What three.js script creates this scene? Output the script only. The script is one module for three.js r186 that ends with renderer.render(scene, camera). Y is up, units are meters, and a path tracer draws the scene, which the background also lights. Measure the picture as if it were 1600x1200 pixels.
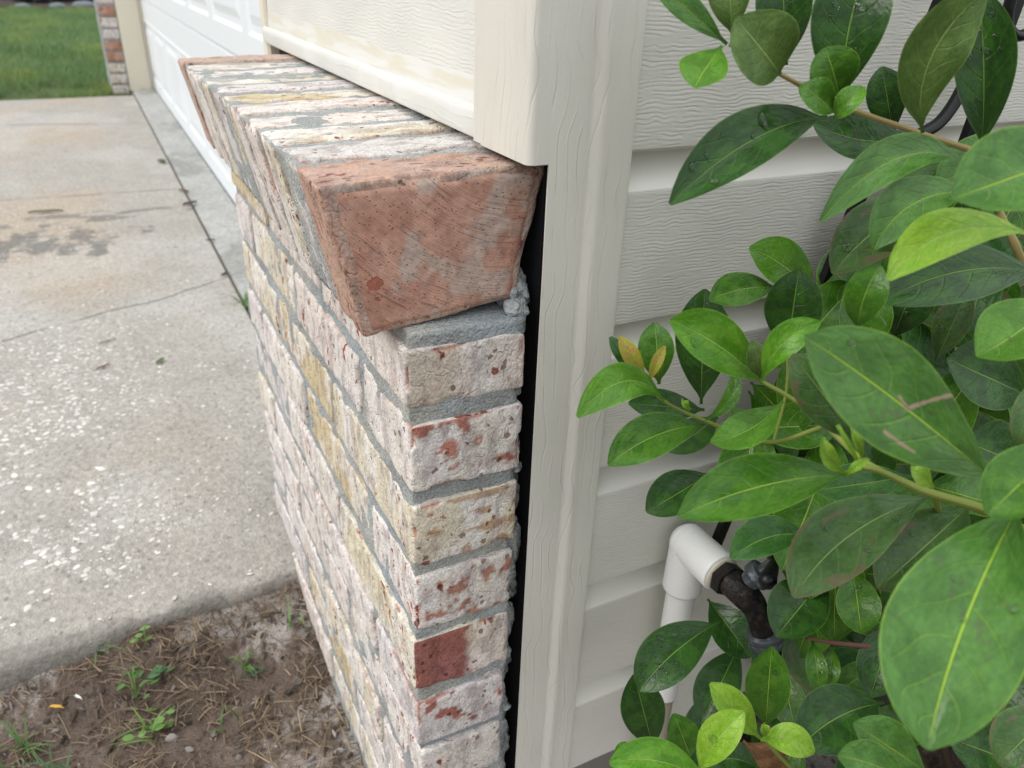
import * as THREE from 'three';
import { mergeGeometries, mergeVertices } from 'three/addons/utils/BufferGeometryUtils.js';

// ---------- camera, sky, sun, exposure ----------
const scene = new THREE.Scene();
const camera = new THREE.PerspectiveCamera(51.83, 4 / 3, 0.02, 300);
camera.position.set(-0.1551, 0.274, 0.4436);
camera.rotation.set(-0.4874, -0.4856, 0.0385, 'YXZ');
camera.focus = 0.6;
camera.userData.fStop = 9.5;
const renderer = new THREE.WebGLRenderer({ antialias: true });
renderer.setSize(1024, 768);
renderer.toneMapping = THREE.LinearToneMapping;
renderer.toneMappingExposure = 1.32;
renderer.shadowMap.enabled = true;
{ // overcast sky: brighter overhead than at the horizon, with soft broad cloud
  const w = 256, h = 128, d = new Float32Array(w * h * 4);
  for (let j = 0; j < h; j++) for (let i = 0; i < w; i++) {
    const el = ((j + 0.5) / h - 0.5) * Math.PI, az = (i / w) * 2 * Math.PI;
    const s = Math.max(0, Math.sin(el));
    const cl = 1 + 0.06 * Math.sin(az * 3 + 1.3 * Math.sin(el * 5)) * Math.cos(el) + 0.04 * Math.sin(az * 7 + el * 11);
    const L = el < 0 ? 0.45 : (0.54 + 0.9 * s) * cl;
    const k = (j * w + i) * 4;
    d[k] = L * 0.965; d[k + 1] = L * 0.995; d[k + 2] = L * 1.05; d[k + 3] = 1;
  }
  const t = new THREE.DataTexture(d, w, h, THREE.RGBAFormat, THREE.FloatType);
  t.mapping = THREE.EquirectangularReflectionMapping; t.magFilter = t.minFilter = THREE.LinearFilter; t.wrapS = THREE.RepeatWrapping; t.needsUpdate = true;
  scene.background = t; scene.environment = t; scene.environmentIntensity = 1;
}
const sun = new THREE.DirectionalLight(0xfffaf2, 1.05);
sun.position.set(-7, 5.6, -1.6); sun.target.position.set(0, 0, 0);
sun.castShadow = true; sun.shadow.radius = 60; sun.shadow.mapSize.set(2048, 2048);
Object.assign(sun.shadow.camera, { left: -8, right: 8, top: 8, bottom: -8, near: 0.1, far: 30 });
scene.add(sun, sun.target);

// ---------- helpers ----------
const V = (x, y, z) => new THREE.Vector3(x, y, z);
function RNG(s) { return () => { s |= 0; s = (s + 0x6d2b79f5) | 0; let t = Math.imul(s ^ (s >>> 15), 1 | s); t = (t + Math.imul(t ^ (t >>> 7), 61 | t)) ^ t; return ((t ^ (t >>> 14)) >>> 0) / 4294967296; }; }
const rnd = RNG(77), R = (a, b) => a + (b - a) * rnd();
const mix = (a, b, t) => a + (b - a) * t, clamp = (x, a = 0, b = 1) => x < a ? a : x > b ? b : x;
const sstep = (a, b, x) => { const t = clamp((x - a) / (b - a)); return t * t * (3 - 2 * t); };
function h3(x, y, z) { let n = Math.imul(x, 374761393) ^ Math.imul(y, 668265263) ^ Math.imul(z, 2147483647 - 1274126177); n = Math.imul(n ^ (n >>> 13), 1274126177); n ^= n >>> 16; n = Math.imul(n, 2246822519); return ((n ^ (n >>> 15)) >>> 0) / 4294967296; }
const mod = (a, n) => ((a % n) + n) % n;
function n2(x, y, px, py, s) { // periodic value noise
  const xi = Math.floor(x), yi = Math.floor(y); let fx = x - xi, fy = y - yi; fx = fx * fx * (3 - 2 * fx); fy = fy * fy * (3 - 2 * fy);
  const x0 = mod(xi, px), x1 = mod(xi + 1, px), y0 = mod(yi, py), y1 = mod(yi + 1, py);
  return mix(mix(h3(x0, y0, s), h3(x1, y0, s), fx), mix(h3(x0, y1, s), h3(x1, y1, s), fx), fy);
}
function fb2(u, v, fx, fy, o, s) { let a = 0.5, t = 0, w = 0; for (let i = 0; i < o; i++) { t += a * n2(u * fx, v * fy, fx, fy, s + i * 17); w += a; a *= 0.5; fx *= 2; fy *= 2; } return t / w; }
function n3(x, y, z, s = 0) {
  const xi = Math.floor(x), yi = Math.floor(y), zi = Math.floor(z); let fx = x - xi, fy = y - yi, fz = z - zi;
  fx = fx * fx * (3 - 2 * fx); fy = fy * fy * (3 - 2 * fy); fz = fz * fz * (3 - 2 * fz);
  const q = (i, j, k) => h3(xi + i, yi + j, zi + k + s * 57);
  return mix(mix(mix(q(0, 0, 0), q(1, 0, 0), fx), mix(q(0, 1, 0), q(1, 1, 0), fx), fy), mix(mix(q(0, 0, 1), q(1, 0, 1), fx), mix(q(0, 1, 1), q(1, 1, 1), fx), fy), fz);
}
function fb3(x, y, z, f, o, s) { let a = 0.5, t = 0, w = 0; for (let i = 0; i < o; i++) { t += a * n3(x * f, y * f, z * f, s + i); w += a; a *= 0.5; f *= 2.03; } return t / w; }
function cells(u, v, n, s) { // distance to nearest feature point, in cells
  const x = u * n, y = v * n, xi = Math.floor(x), yi = Math.floor(y); let best = 9, id = 0;
  for (let j = -1; j <= 1; j++) for (let i = -1; i <= 1; i++) {
    const cx = mod(xi + i, n), cy = mod(yi + j, n), dx = xi + i + h3(cx, cy, s) - x, dy = yi + j + h3(cx, cy, s + 5) - y, d = dx * dx + dy * dy;
    if (d < best) { best = d; id = h3(cx, cy, s + 9); }
  }
  return [Math.sqrt(best), id];
}
const lin = (c) => c <= 0.04045 ? c / 12.92 : ((c + 0.055) / 1.055) ** 2.4;
const hex = (h) => [(h >> 16) / 255, ((h >> 8) & 255) / 255, (h & 255) / 255];
const mix3 = (a, b, t) => [mix(a[0], b[0], t), mix(a[1], b[1], t), mix(a[2], b[2], t)];
function tex(w, h, fn, srgb, wrap = true) { // fn(u, v) -> [r, g, b] or a number, 0..1
  const d = new Uint8Array(w * h * 4);
  for (let j = 0; j < h; j++) for (let i = 0; i < w; i++) {
    const c = fn((i + 0.5) / w, (j + 0.5) / h), k = (j * w + i) * 4;
    if (typeof c === 'number') d[k] = d[k + 1] = d[k + 2] = clamp(c) * 255; else { d[k] = clamp(c[0]) * 255; d[k + 1] = clamp(c[1]) * 255; d[k + 2] = clamp(c[2]) * 255; }
    d[k + 3] = 255;
  }
  const t = new THREE.DataTexture(d, w, h); t.magFilter = THREE.LinearFilter; t.minFilter = THREE.LinearFilter;
  if (wrap) t.wrapS = t.wrapT = THREE.RepeatWrapping;
  if (srgb) t.colorSpace = THREE.SRGBColorSpace; t.needsUpdate = true; return t;
}
const used = {};
function numbered(n) { if (used[n] === undefined) { used[n] = 0; return n; } used[n]++; return n + '_' + String(used[n]).padStart(3, '0'); }
function mesh(name, geo, mat, parent) { const m = new THREE.Mesh(geo, mat); m.name = parent ? name : numbered(name); m.castShadow = m.receiveShadow = true; (parent || scene).add(m); return m; }
function thing(name, label, category, pos = [0, 0, 0], group) { const o = new THREE.Group(); o.name = numbered(name); o.position.set(...pos); o.userData = { label, category }; if (group) o.userData.group = group; scene.add(o); return o; }
function tag(o, label, category, group) { o.userData.label = label; o.userData.category = category; if (group) o.userData.group = group; return o; }
function struct(o, label) { o.userData.kind = 'structure'; if (label) o.userData.label = label; return o; }
function smooth(g) { // normals averaged over vertices that share a position
  g.computeVertexNormals(); const p = g.attributes.position, n = g.attributes.normal, m = new Map(), key = (i) => Math.round(p.getX(i) * 2e4) + ',' + Math.round(p.getY(i) * 2e4) + ',' + Math.round(p.getZ(i) * 2e4);
  const ks = []; for (let i = 0; i < p.count; i++) { const k = key(i); ks.push(k); const a = m.get(k) || [0, 0, 0]; a[0] += n.getX(i); a[1] += n.getY(i); a[2] += n.getZ(i); m.set(k, a); }
  for (let i = 0; i < p.count; i++) { const a = m.get(ks[i]), l = Math.hypot(...a) || 1; n.setXYZ(i, a[0] / l, a[1] / l, a[2] / l); } return g;
}
function grid(nu, nv, fn, uvfn) { // sheet from fn(u, v) -> [x, y, z]
  const p = [], uv = [], ix = [];
  for (let j = 0; j <= nv; j++) for (let i = 0; i <= nu; i++) { const q = fn(i / nu, j / nv, i, j); p.push(q[0], q[1], q[2]); const t = uvfn ? uvfn(i / nu, j / nv, q) : [i / nu, j / nv]; uv.push(t[0], t[1]); }
  for (let j = 0; j < nv; j++) for (let i = 0; i < nu; i++) { const a = j * (nu + 1) + i, b = a + 1, c = a + nu + 1, d = c + 1; ix.push(a, b, d, a, d, c); }
  const g = new THREE.BufferGeometry(); g.setAttribute('position', new THREE.Float32BufferAttribute(p, 3)); g.setAttribute('uv', new THREE.Float32BufferAttribute(uv, 2)); g.setIndex(ix); g.computeVertexNormals(); return g;
}
function sweep(pts, u0, u1, axis, nseg = 1, T = 0.3, closed = true) { // profile of [a, b] points drawn along x, y or z; uv in units of T metres, along the axis in u
  const P = closed ? [...pts, pts[0]] : pts, arc = [0]; for (let i = 1; i < P.length; i++) arc.push(arc[i - 1] + Math.hypot(P[i][0] - P[i - 1][0], P[i][1] - P[i - 1][1]));
  const put = (a, b, t) => axis === 'x' ? [t, b, a] : axis === 'y' ? [a, t, b] : [a, b, t];
  const g = grid(nseg, P.length - 1, (u, v, i, j) => put(P[j][0], P[j][1], mix(u0, u1, u)), null), uv = g.attributes.uv;
  for (let j = 0; j < P.length; j++) for (let i = 0; i <= nseg; i++) uv.setXY(j * (nseg + 1) + i, mix(u0, u1, i / nseg) / T, arc[j] / T);
  return g;
}
function creased(g, deg = 35) { const q = g.index ? g.toNonIndexed() : g; const p = q.attributes.position, n = p.count / 3, fn = [], m = new Map(), A = V(), B = V(), C = V(), cs = Math.cos(deg * Math.PI / 180);
  const key = (i) => Math.round(p.getX(i) * 1e5) + ',' + Math.round(p.getY(i) * 1e5) + ',' + Math.round(p.getZ(i) * 1e5);
  for (let f = 0; f < n; f++) { A.fromBufferAttribute(p, f * 3); B.fromBufferAttribute(p, f * 3 + 1); C.fromBufferAttribute(p, f * 3 + 2); const w = B.sub(A).clone().cross(C.sub(A)); fn.push(w); for (let k = 0; k < 3; k++) { const s = key(f * 3 + k); (m.get(s) || m.set(s, []).get(s)).push(f); } }
  const out = new Float32Array(p.count * 3);
  for (let f = 0; f < n; f++) { const me = fn[f].clone().normalize(); for (let k = 0; k < 3; k++) { const acc = V(); for (const o of m.get(key(f * 3 + k))) if (fn[o].clone().normalize().dot(me) > cs) acc.add(fn[o]); acc.normalize(); if (!acc.lengthSq()) acc.copy(me); out.set([acc.x, acc.y, acc.z], (f * 3 + k) * 3); } }
  q.setAttribute('normal', new THREE.BufferAttribute(out, 3)); return q; }
const std = (o) => new THREE.MeshStandardMaterial(o);

// ---------- materials ----------
// tumbled brick: fired clay under an uneven lime wash, with chips, pores and yellow or lilac bloom
const TB = 0.3;
function brickSkin(s, clay, wash, bloom, bare, bloomAmt, streak = 1) {
  const C = hex(clay), W = hex(wash), B = hex(bloom), N = 768, hts = new Float32Array(N * N);
  const P = hex(0x6a463b), col = new Array(N * N);
  for (let j = 0; j < N; j++) for (let i = 0; i < N; i++) {
    const u = (i + 0.5) / N, v = (j + 0.5) / N;
    const big = fb2(u, v, 5, 3, 3, s), md = fb2(u, v, 22 * streak | 0, 12, 3, s + 40), fine = fb2(u, v, 90, 60, 3, s + 80), g = h3(i, j, s), g2 = n2(u * 300, v * 240, 300, 240, s + 3);
    let c = mix3(W, B, sstep(0.46, 0.62, fb2(u, v, 9, 5, 4, s + 120)) * bloomAmt);
    c = mix3(c, [c[0] * 0.86, c[1] * 0.84, c[2] * 0.85], sstep(0.45, 0.75, fb2(u, v, 40, 18, 3, s + 160)));
    const e = big * 0.28 + md * 0.46 + fine * 0.26, chip = sstep(bare, bare + 0.035, e);
    const film = sstep(bare - 0.1, bare, e) * 0.28;
    c = mix3(c, mix3(C, W, 0.55), film);
    const cc0 = mix3(C, W, 0.14), cc = mix3(cc0, [C[0] * 0.75, C[1] * 0.66, C[2] * 0.64], fine);
    c = mix3(c, cc, chip * 0.9);
    const [cd, ci] = cells(u, v, 62, s + 200), pore = ci > 0.935 ? 1 - sstep(0.5 * (ci - 0.8), 0.9 * (ci - 0.8) + 0.14, cd + (fine - 0.5) * 1.8) : 0;
    c = mix3(c, P, pore * 0.6);
    const k = 0.9 + 0.14 * g + 0.16 * (g2 - 0.5) + 0.12 * (md - 0.5);
    col[j * N + i] = [c[0] * k, c[1] * k, c[2] * k];
    const crk = Math.abs(fb2(u, v, 26, 16, 3, s + 300) - 0.5);
    hts[j * N + i] = 0.5 + (md - 0.5) * 0.35 + (fine - 0.5) * 0.55 + (g2 - 0.5) * 0.2 - chip * 0.22 - pore * 0.5 - (1 - sstep(0, 0.03, crk)) * 0.3;
  }
  const at = (u, v) => Math.min(N - 1, v * N | 0) * N + Math.min(N - 1, u * N | 0);
  return std({ map: tex(N, N, (u, v) => col[at(u, v)], true), bumpMap: tex(N, N, (u, v) => hts[at(u, v)]), bumpScale: 0.0022, roughness: 0.93, vertexColors: true });
}
const SK = {
  white: brickSkin(11, 0x97594a, 0xe8e1da, 0xe0d8ca, 0.687, 0.6),
  pink: brickSkin(23, 0x945446, 0xe3d8ce, 0xe6e0d8, 0.672, 0.8),
  lilac: brickSkin(37, 0x8e564c, 0xdcd6d2, 0xe4dcd6, 0.692, 0.7),
  cream: brickSkin(41, 0x985a46, 0xe8e2d8, 0xdacfb4, 0.692, 0.75),
  ochre: brickSkin(59, 0x9a4a38, 0xe4dbcb, 0xcebc94, 0.687, 0.85),
  rust: brickSkin(67, 0x9a6456, 0xc4a595, 0xbdaa9c, 0.635, 0.8),
};
// saw-cut end of the red cap brick: arcs left by the blade, grey dust, a chip
const cutMat = (() => {
  const N = 1024, C = hex(0xc39884), D = hex(0xb4836f), G = hex(0xc3bab0), K = hex(0xa2604f);
  const f = (u, v) => {
    const x = u * 0.16, y = v * 0.115, r = Math.hypot(x - 0.165, y - 0.2), th = n2(u * 14, v * 9, 14, 9, 5);
    const rr = r + 0.0012 * n2(u * 9, v * 9, 9, 9, 91);
    const ln = n2(rr * 2100, th * 2.5, 4096, 8, 31) * 0.55 + n2(rr * 800, th * 0.8, 4096, 8, 33) * 0.45;
    const big = fb2(u, v, 5, 4, 4, 61), md = fb2(u, v, 30, 22, 3, 71), g = h3(u * N | 0, v * N | 0, 3);
    let c = mix3(C, D, sstep(0.42, 0.66, big) * 0.7);
    c = mix3(c, G, sstep(0.5, 0.7, fb2(u, v, 9, 5, 4, 81) + 0.22 * (u - 0.45) + 0.2 * (ln - 0.5)) * 0.6);
    const sc = sstep(0.72, 0.8, ln) * sstep(0.3, 0.55, fb2(u, v, 6, 4, 3, 15));
    c = mix3(c, [c[0] * 0.76, c[1] * 0.68, c[2] * 0.66], sc * 0.5);
    const chip = sstep(0.6, 0.68, fb2(u, v, 14, 14, 4, 96) + 0.5 * Math.exp(-(((u - 0.1) / 0.05) ** 2 + ((v - 0.3) / 0.14) ** 2)) - 0.26 + (v < 0.06 ? 0.1 : 0));
    c = mix3(c, K, chip * 0.9);
    const [cd, ci] = cells(u, v, 48, 7), pit = ci > 0.8 ? 1 - sstep(0.1, 0.25, cd) : 0; c = mix3(c, ci > 0.93 ? [0.87, 0.78, 0.72] : [0.45, 0.28, 0.24], pit * 0.7);
    const k = 0.86 + 0.2 * g + 0.25 * (md - 0.5);
    return [c.map((q) => q * k), 0.6 - sc * 0.4 - chip * 0.5 - pit * 0.4 + (md - 0.5) * 0.3 + (ln - 0.5) * 0.35];
  };
  return std({ map: tex(N, N, (u, v) => f(u, v)[0], true), bumpMap: tex(N, N, (u, v) => f(u, v)[1]), bumpScale: 0.0013, roughness: 0.9 });
})();
const mortarMat = std({
  map: tex(768, 768, (u, v) => { const g = h3(u * 768 | 0, v * 768 | 0, 8), a = fb2(u, v, 8, 8, 4, 3), b = n2(u * 260, v * 260, 260, 260, 5); const k = 0.84 + 0.22 * g + 0.2 * (b - 0.5) + 0.25 * (a - 0.5); const c = mix3(hex(0xa3a7a5), hex(0xb2b2aa), sstep(0.4, 0.7, fb2(u, v, 5, 5, 3, 44))); return c.map((q) => q * k); }, true),
  bumpMap: tex(768, 768, (u, v) => 0.5 + 0.6 * (n2(u * 240, v * 240, 240, 240, 6) - 0.5) + 0.6 * (fb2(u, v, 60, 60, 3, 9) - 0.5)), bumpScale: 0.0016, roughness: 0.97, vertexColors: true });
// embossed vinyl: wavy cedar grain running along u
const TV = 0.32;
function vinyl(color, s, fu, fv, sc, soil, thin, warp = 2, lo = 0.5) {
  const C = hex(color), N = 1024;
  const h = (u, v) => { // lines that wander, fork and die out along the board
    const ph = v * fv + warp * (fb2(u, v, fu, Math.max(4, fv / 9 | 0), 3, s) - 0.5) + warp * 0.3 * (n2(u * fu * 4, v * fv * 0.5, fu * 4, fv >> 1, s + 4) - 0.5), w = ph - Math.floor(ph);
    const m = fb2(u, v, fu * 2, fv >> 1, 2, s + 7), m2 = fb2(u, v, fu * 3, fv, 2, s + 17), r = Math.exp(-(((w - 0.5) / thin) ** 2)), gq = Math.exp(-(((w - 0.5 + thin * 1.3) / thin) ** 2));
    return 0.5 + 0.42 * r * sstep(lo, lo + 0.16, m) - 0.42 * gq * sstep(lo - 0.02, lo + 0.12, m2) + 0.16 * (n2(u * fu * 5, v * fv * 2, fu * 5, fv * 2, s + 5) - 0.5);
  };
  const map = tex(512, 512, (u, v) => { const k = 1 - 0.07 * fb2(u, v, 4, 7, 4, s + 60) + 0.02 * (h3(u * 512 | 0, v * 512 | 0, s) - 0.5); const d = sstep(0.62, 0.74, fb2(u, v, 26, 26, 4, s + 77)) * soil; return mix3(C, hex(0x9d9580), d).map((q) => q * k); }, true);
  return new THREE.MeshPhysicalMaterial({ map, bumpMap: tex(N, N, h), bumpScale: sc, roughness: 0.48, specularIntensity: 0.6 });
}
const sidingMat = vinyl(0xdedcd1, 5, 11, 118, 0.00032, 0, 0.26, 1.9, 0.4);
const postMat = vinyl(0xdfdcd0, 25, 4, 34, 0.00065, 0, 0.07, 2.4, 0.5);
const frontMat = vinyl(0xe4e2da, 45, 9, 100, 0.0003, 0, 0.22, 1.9, 0.42);
const trimMat = vinyl(0xe5e4dd, 65, 4, 40, 0.0004, 0.05, 0.12);
const stainMat = std({ map: tex(512, 64, (u, v) => mix3(hex(0xdcd7c5), hex(0xe4e3dd), sstep(0.3, 0.65, fb2(u, v, 12, 3, 4, 6)))  , true), roughness: 0.6 });
const smoothVinyl = new THREE.MeshPhysicalMaterial({ color: 0xdfddd2, roughness: 0.45, specularIntensity: 0.6 });
const jambMat = std({ color: 0xe2dac6, roughness: 0.55 });
const doorMat = new THREE.MeshPhysicalMaterial({ color: 0xe9edf0, roughness: 0.38, specularIntensity: 0.5 });
const feltMat = std({ color: 0x111418, roughness: 0.9 });
const pvcMat = new THREE.MeshPhysicalMaterial({ map: tex(256, 256, (u, v) => { const d = sstep(0.82, 0.86, fb2(u, v, 60, 60, 3, 4)); return mix3(hex(0xf0f0ec), hex(0xa9a290), d * 0.7); }, true), roughness: 0.33 });
const ironMat = std({ color: 0x0d0e10, roughness: 0.38, metalness: 0.2 });
const brassMat = std({ map: tex(256, 256, (u, v) => mix3(hex(0x1d1b1b), hex(0x3a3430), sstep(0.4, 0.7, fb2(u, v, 14, 14, 4, 12))), true), roughness: 0.48, metalness: 0.55, bumpMap: tex(256, 256, (u, v) => fb2(u, v, 50, 50, 3, 3)), bumpScale: 0.0006 });
const zincMat = std({ map: tex(256, 256, (u, v) => mix3(hex(0x4a5054), hex(0x747d7c), sstep(0.5, 0.8, fb2(u, v, 20, 12, 4, 22))), true), roughness: 0.55, metalness: 0.4 });
// ---------- ground, driveway, lawn ----------
const YG = -0.551; // top of the concrete
const dirtY = (x, z) => {
  let y = -0.632 + 0.058 * sstep(-0.38, -0.53, z) * sstep(0.05, -0.02, x) + 0.012 * (fb3(x, 0, z, 9, 3, 2) - 0.5) * 2;
  y += 0.008 * (fb3(x, 0, z, 40, 3, 4) - 0.5) + 0.005 * (fb3(x, 0, z, 130, 2, 6) - 0.5);
  return y;
};
{
  const g = new THREE.CircleGeometry(140, 48); g.rotateX(-Math.PI / 2); g.translate(0, -0.69, 0);
  const dm = std({ color: new THREE.Color().setRGB(0.09, 0.07, 0.05), roughness: 1 });
  struct(mesh('ground', g, dm), 'bare soil around the house');
  const T = 0.9, dirt = tex(1024, 1024, (u, v) => {
    const sand = sstep(0.49, 0.6, fb2(u, v, 7, 7, 5, 71) * 0.8 + fb2(u, v, 60, 60, 3, 72) * 0.2), g0 = h3(u * 1024 | 0, v * 1024 | 0, 4), f = fb2(u, v, 120, 120, 3, 73), m = fb2(u, v, 26, 26, 4, 74);
    let c = mix3(hex(0x54473e), hex(0x7a6c60), m); c = mix3(c, hex(0xada7a0), sand * 0.8); c = mix3(c, hex(0x2b2420), sstep(0.58, 0.72, f) * 0.45);
    const k = 0.75 + 0.5 * g0; return c.map((q) => q * k);
  }, true);
  const m = std({ map: dirt, roughness: 1, bumpMap: tex(512, 512, (u, v) => fb2(u, v, 60, 60, 4, 5)), bumpScale: 0.004 });
  const gg = grid(300, 220, (u, v) => { const x = mix(-1.5, 1.7, u), z = mix(-0.62, 1.3, v); return [x, dirtY(x, z), z]; }, (u, v, q) => [q[0] / T, q[2] / T]);
  struct(mesh('dirt_bed', gg, m), 'brown sandy dirt bed beside the driveway and under the shrub');
}
// driveway slab with a rounded, worn front edge
const edgeZ = (x) => -0.524 + 0.075 * -Math.min(0, x) + 0.006 * (fb3(x, 1, 0, 18, 3, 3) - 0.5) * 2;
{
  const W = 1.6, D = 5.0, map = tex(1024, 2048, (u, v) => {
    const x = 0.115 - u * W, z = -0.44 - v * D, g = h3(u * 1024 | 0, v * 2048 | 0, 9), f = n2(u * 300, v * 900, 300, 900, 4), m = fb2(u, v, 24, 75, 4, 11), b = fb2(u, v, 5, 14, 4, 12);
    let c = mix3(hex(0xa5a097), hex(0xb6b0a6), m);
    c = mix3(c, hex(0xb8a590), sstep(0.4, 0.66, fb2(u, v, 4, 9, 4, 33)) * 0.6 * sstep(0.0, -0.25, x) * sstep(-0.6, -0.9, z));
    c = mix3(c, hex(0xc6c6c2), sstep(0.52, 0.7, b) * 0.35);
    // old oil stain
    const ex = (x + 0.3) / 0.25, ez = (z + 2.33 - 0.1 * x) / 0.17, st = fb2(u, v, 30, 40, 4, 51) * 0.9 - 0.18 * (ex * ex + ez * ez) + (Math.abs(ez) < 1 ? 0.05 : 0);
    c = mix3(c, hex(0x63625f), sstep(0.33, 0.5, st + 0.25 * (n2(u * 40, v * 500, 40, 500, 8) - 0.5)) * 0.62);
    const ez2 = (z + 2.62) / 0.06, st2 = fb2(u, v, 16, 120, 4, 53) - 0.14 * (((x + 0.2) / 0.25) ** 2 + ez2 * ez2); c = mix3(c, hex(0x66645f), sstep(0.4, 0.5, st2) * 0.55);
    // dirt-filled hairline cracks across the slab
    for (const [zc, sl, s, wd] of [[-4.42, 0.2, 1, 0.012], [-2.92, 0.06, 2, 0.007], [-1.78, -0.42, 4, 0.005]]) {
      const d = Math.abs(z - zc - sl * x - 0.05 * (fb2(u, 0.3, 14, 4, 4, 60 + s) - 0.5)), on = sstep(0.35, 0.5, fb2(u, 0.5, 9, 3, 3, 80 + s));
      c = mix3(c, hex(0x6c6a64), (1 - sstep(wd * 0.4, wd * 1.7, d)) * (0.08 + 0.62 * on));
    }
    // mildew that has grown in along the damp front edge
    const mil = sstep(0.5, 0.62, fb2(u, v, 40, 120, 4, 90) + 0.35 * sstep(-0.535, -0.5, z) * sstep(0, -0.25, x) - 0.05); c = mix3(c, hex(0x4b4a45), mil * 0.28 * sstep(-0.55, -0.512, z));
    const [cd, ci] = cells(u * 1, v * 3, 110, 6); if (ci > 0.8) c = mix3(c, hex(0x77756e), (1 - sstep(0.15, 0.3, cd)) * 0.5);
    const k = 0.9 + 0.12 * g + 0.16 * (f - 0.5); return c.map((q) => q * k);
  }, true); map.wrapS = THREE.MirroredRepeatWrapping;
  const bump = tex(1024, 1024, (u, v) => 0.5 + 0.5 * (fb2(u, v, 90, 90, 4, 3) - 0.5) + 0.3 * (n2(u * 340, v * 340, 340, 340, 2) - 0.5)); bump.repeat.set(2, 5);
  const m = std({ map, roughness: 0.9, bumpMap: bump, bumpScale: 0.003 });
  const prof = [[0, -0.12], [0, -0.035], [-0.001, -0.015], [-0.004, -0.006], [-0.01, -0.0015], [-0.02, 0], [-0.05, 0], [-0.15, 0], [-0.4, 0], [-1, 0], [-2, 0], [-3.5, 0], [-4.9, 0], [-4.93, -0.01], [-4.94, -0.12]];
  const g = grid(260, prof.length - 1, (u, v, i, j) => { const x = mix(0.112, -6.5, u ** 1.7), p = prof[j], far = j > 12; const z = far ? -5.43 - (j - 12) * 0.006 + 0.006 * n3(x * 9, 2, 3) : Math.max(-5.43, edgeZ(x) + p[0] + (j < 3 ? 0.006 * (fb3(x, p[1] * 3, 2, 40, 3, 8) - 0.5) : 0)); return [x, YG + p[1] - (j > 1 && j < 6 ? 0.004 * fb3(x, 0, 5, 30, 3, 9) : 0), z]; }, (u, v, q) => [(0.115 - q[0]) / W, (-0.44 - q[2] + (q[1] - YG)) / D]);
  const dr = struct(mesh('driveway', g, m), 'worn grey concrete driveway with exposed shell specks and an old oil stain');
  // shell chips showing in the worn concrete
  const sg = new THREE.IcosahedronGeometry(1, 1), sp = sg.attributes.position; for (let i = 0; i < sp.count; i++) { const k = 0.75 + 0.5 * n3(sp.getX(i) * 2 + 7, sp.getY(i) * 2, sp.getZ(i) * 2); sp.setXYZ(i, sp.getX(i) * k, sp.getY(i), sp.getZ(i) * k); } smooth(sg);
  const N = 11000, im = new THREE.InstancedMesh(sg, std({ color: 0xf0eee8, roughness: 0.5 }), N), M = new THREE.Matrix4(), q = new THREE.Quaternion(), r = RNG(5), col = new THREE.Color(); let n = 0, tries = 0;
  while (n < N && tries++ < 260000) {
    const z = -0.53 - 3.2 * r() ** 1.6, x = 0.08 - 1.25 * r(); if (z > edgeZ(x) - 0.02) continue;
    const d = sstep(0.4, 0.62, fb3(x, 0, z, 4, 3, 20)) * (0.16 + 0.84 * sstep(-0.02, -0.32, x)) * (0.25 + 0.75 * sstep(-0.53, -0.75, z)) * sstep(-3.6, -1.2, z) * (z > -1.7 ? 1 : 0.4); if (r() > d * 1.1 + 0.04) continue;
    const s = (0.0008 + 0.0034 * r() ** 3.2) * (0.75 + 0.6 * sstep(-0.1, -0.35, x) * sstep(-2, -0.8, z)), a = r() * 6.3;
    q.setFromAxisAngle(V(0, 1, 0), a); M.compose(V(x, YG + 0.0001, z), q, V(s * (1 + 1.1 * r()), 0.0006, s)); im.setMatrixAt(n, M); const k = 0.5 + 0.42 * r(); im.setColorAt(n, col.setRGB(k, k * (0.97 + 0.03 * r()), k * (0.91 + 0.09 * r()))); n++;
  }
  im.count = n; im.name = 'shell_chips'; im.userData.kind = 'stuff'; im.receiveShadow = true; dr.add(im);
  // apron along the door, filler strip in the joint
  const am = std({ map: tex(512, 1024, (u, v) => { const c = mix3(hex(0xa9a9a4), hex(0xc2c1bb), fb2(u, v, 6, 50, 4, 3)), b = sstep(0.55, 0.7, fb2(u, v, 4, 20, 4, 8)); const k = 0.86 + 0.18 * h3(u * 512 | 0, v * 1024 | 0, 2) + 0.2 * (n2(u * 60, v * 900, 60, 900, 2) - 0.5); return mix3(c, hex(0x8c8b85), b * 0.5).map((q) => q * k); }, true), roughness: 0.9, bumpMap: bump, bumpScale: 0.0025 });
  const ap = [[0.1215, -0.12], [0.1215, -0.006], [0.124, -0.002], [0.129, 0], [0.25, 0.004], [0.4, 0.005]];
  const ag = grid(60, ap.length - 1, (u, v, i, j) => [ap[j][0] + (j < 4 ? 0.003 * (fb3(u * 40, 0, 0, 3, 3, 4) - 0.5) : 0), YG + ap[j][1], mix(-0.55, -5.9, u)], (u, v, q) => [q[0] * 2, q[2] / 5]);
  struct(mesh('door_apron', ag, am), 'pale smooth concrete strip between the driveway and the garage door');
  const fg = grid(90, 4, (u, v) => [mix(0.104, 0.134, v), YG - 0.004 - 0.006 * fb3(u * 90, v, 0, 3, 2, 1), mix(-0.5, -5.6, u)], (u, v) => [v, u * 30]);
  struct(mesh('joint_filler', fg, std({ color: 0x6e665a, roughness: 1 })), 'dirt packed in the joint between driveway and apron');
}
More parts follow.
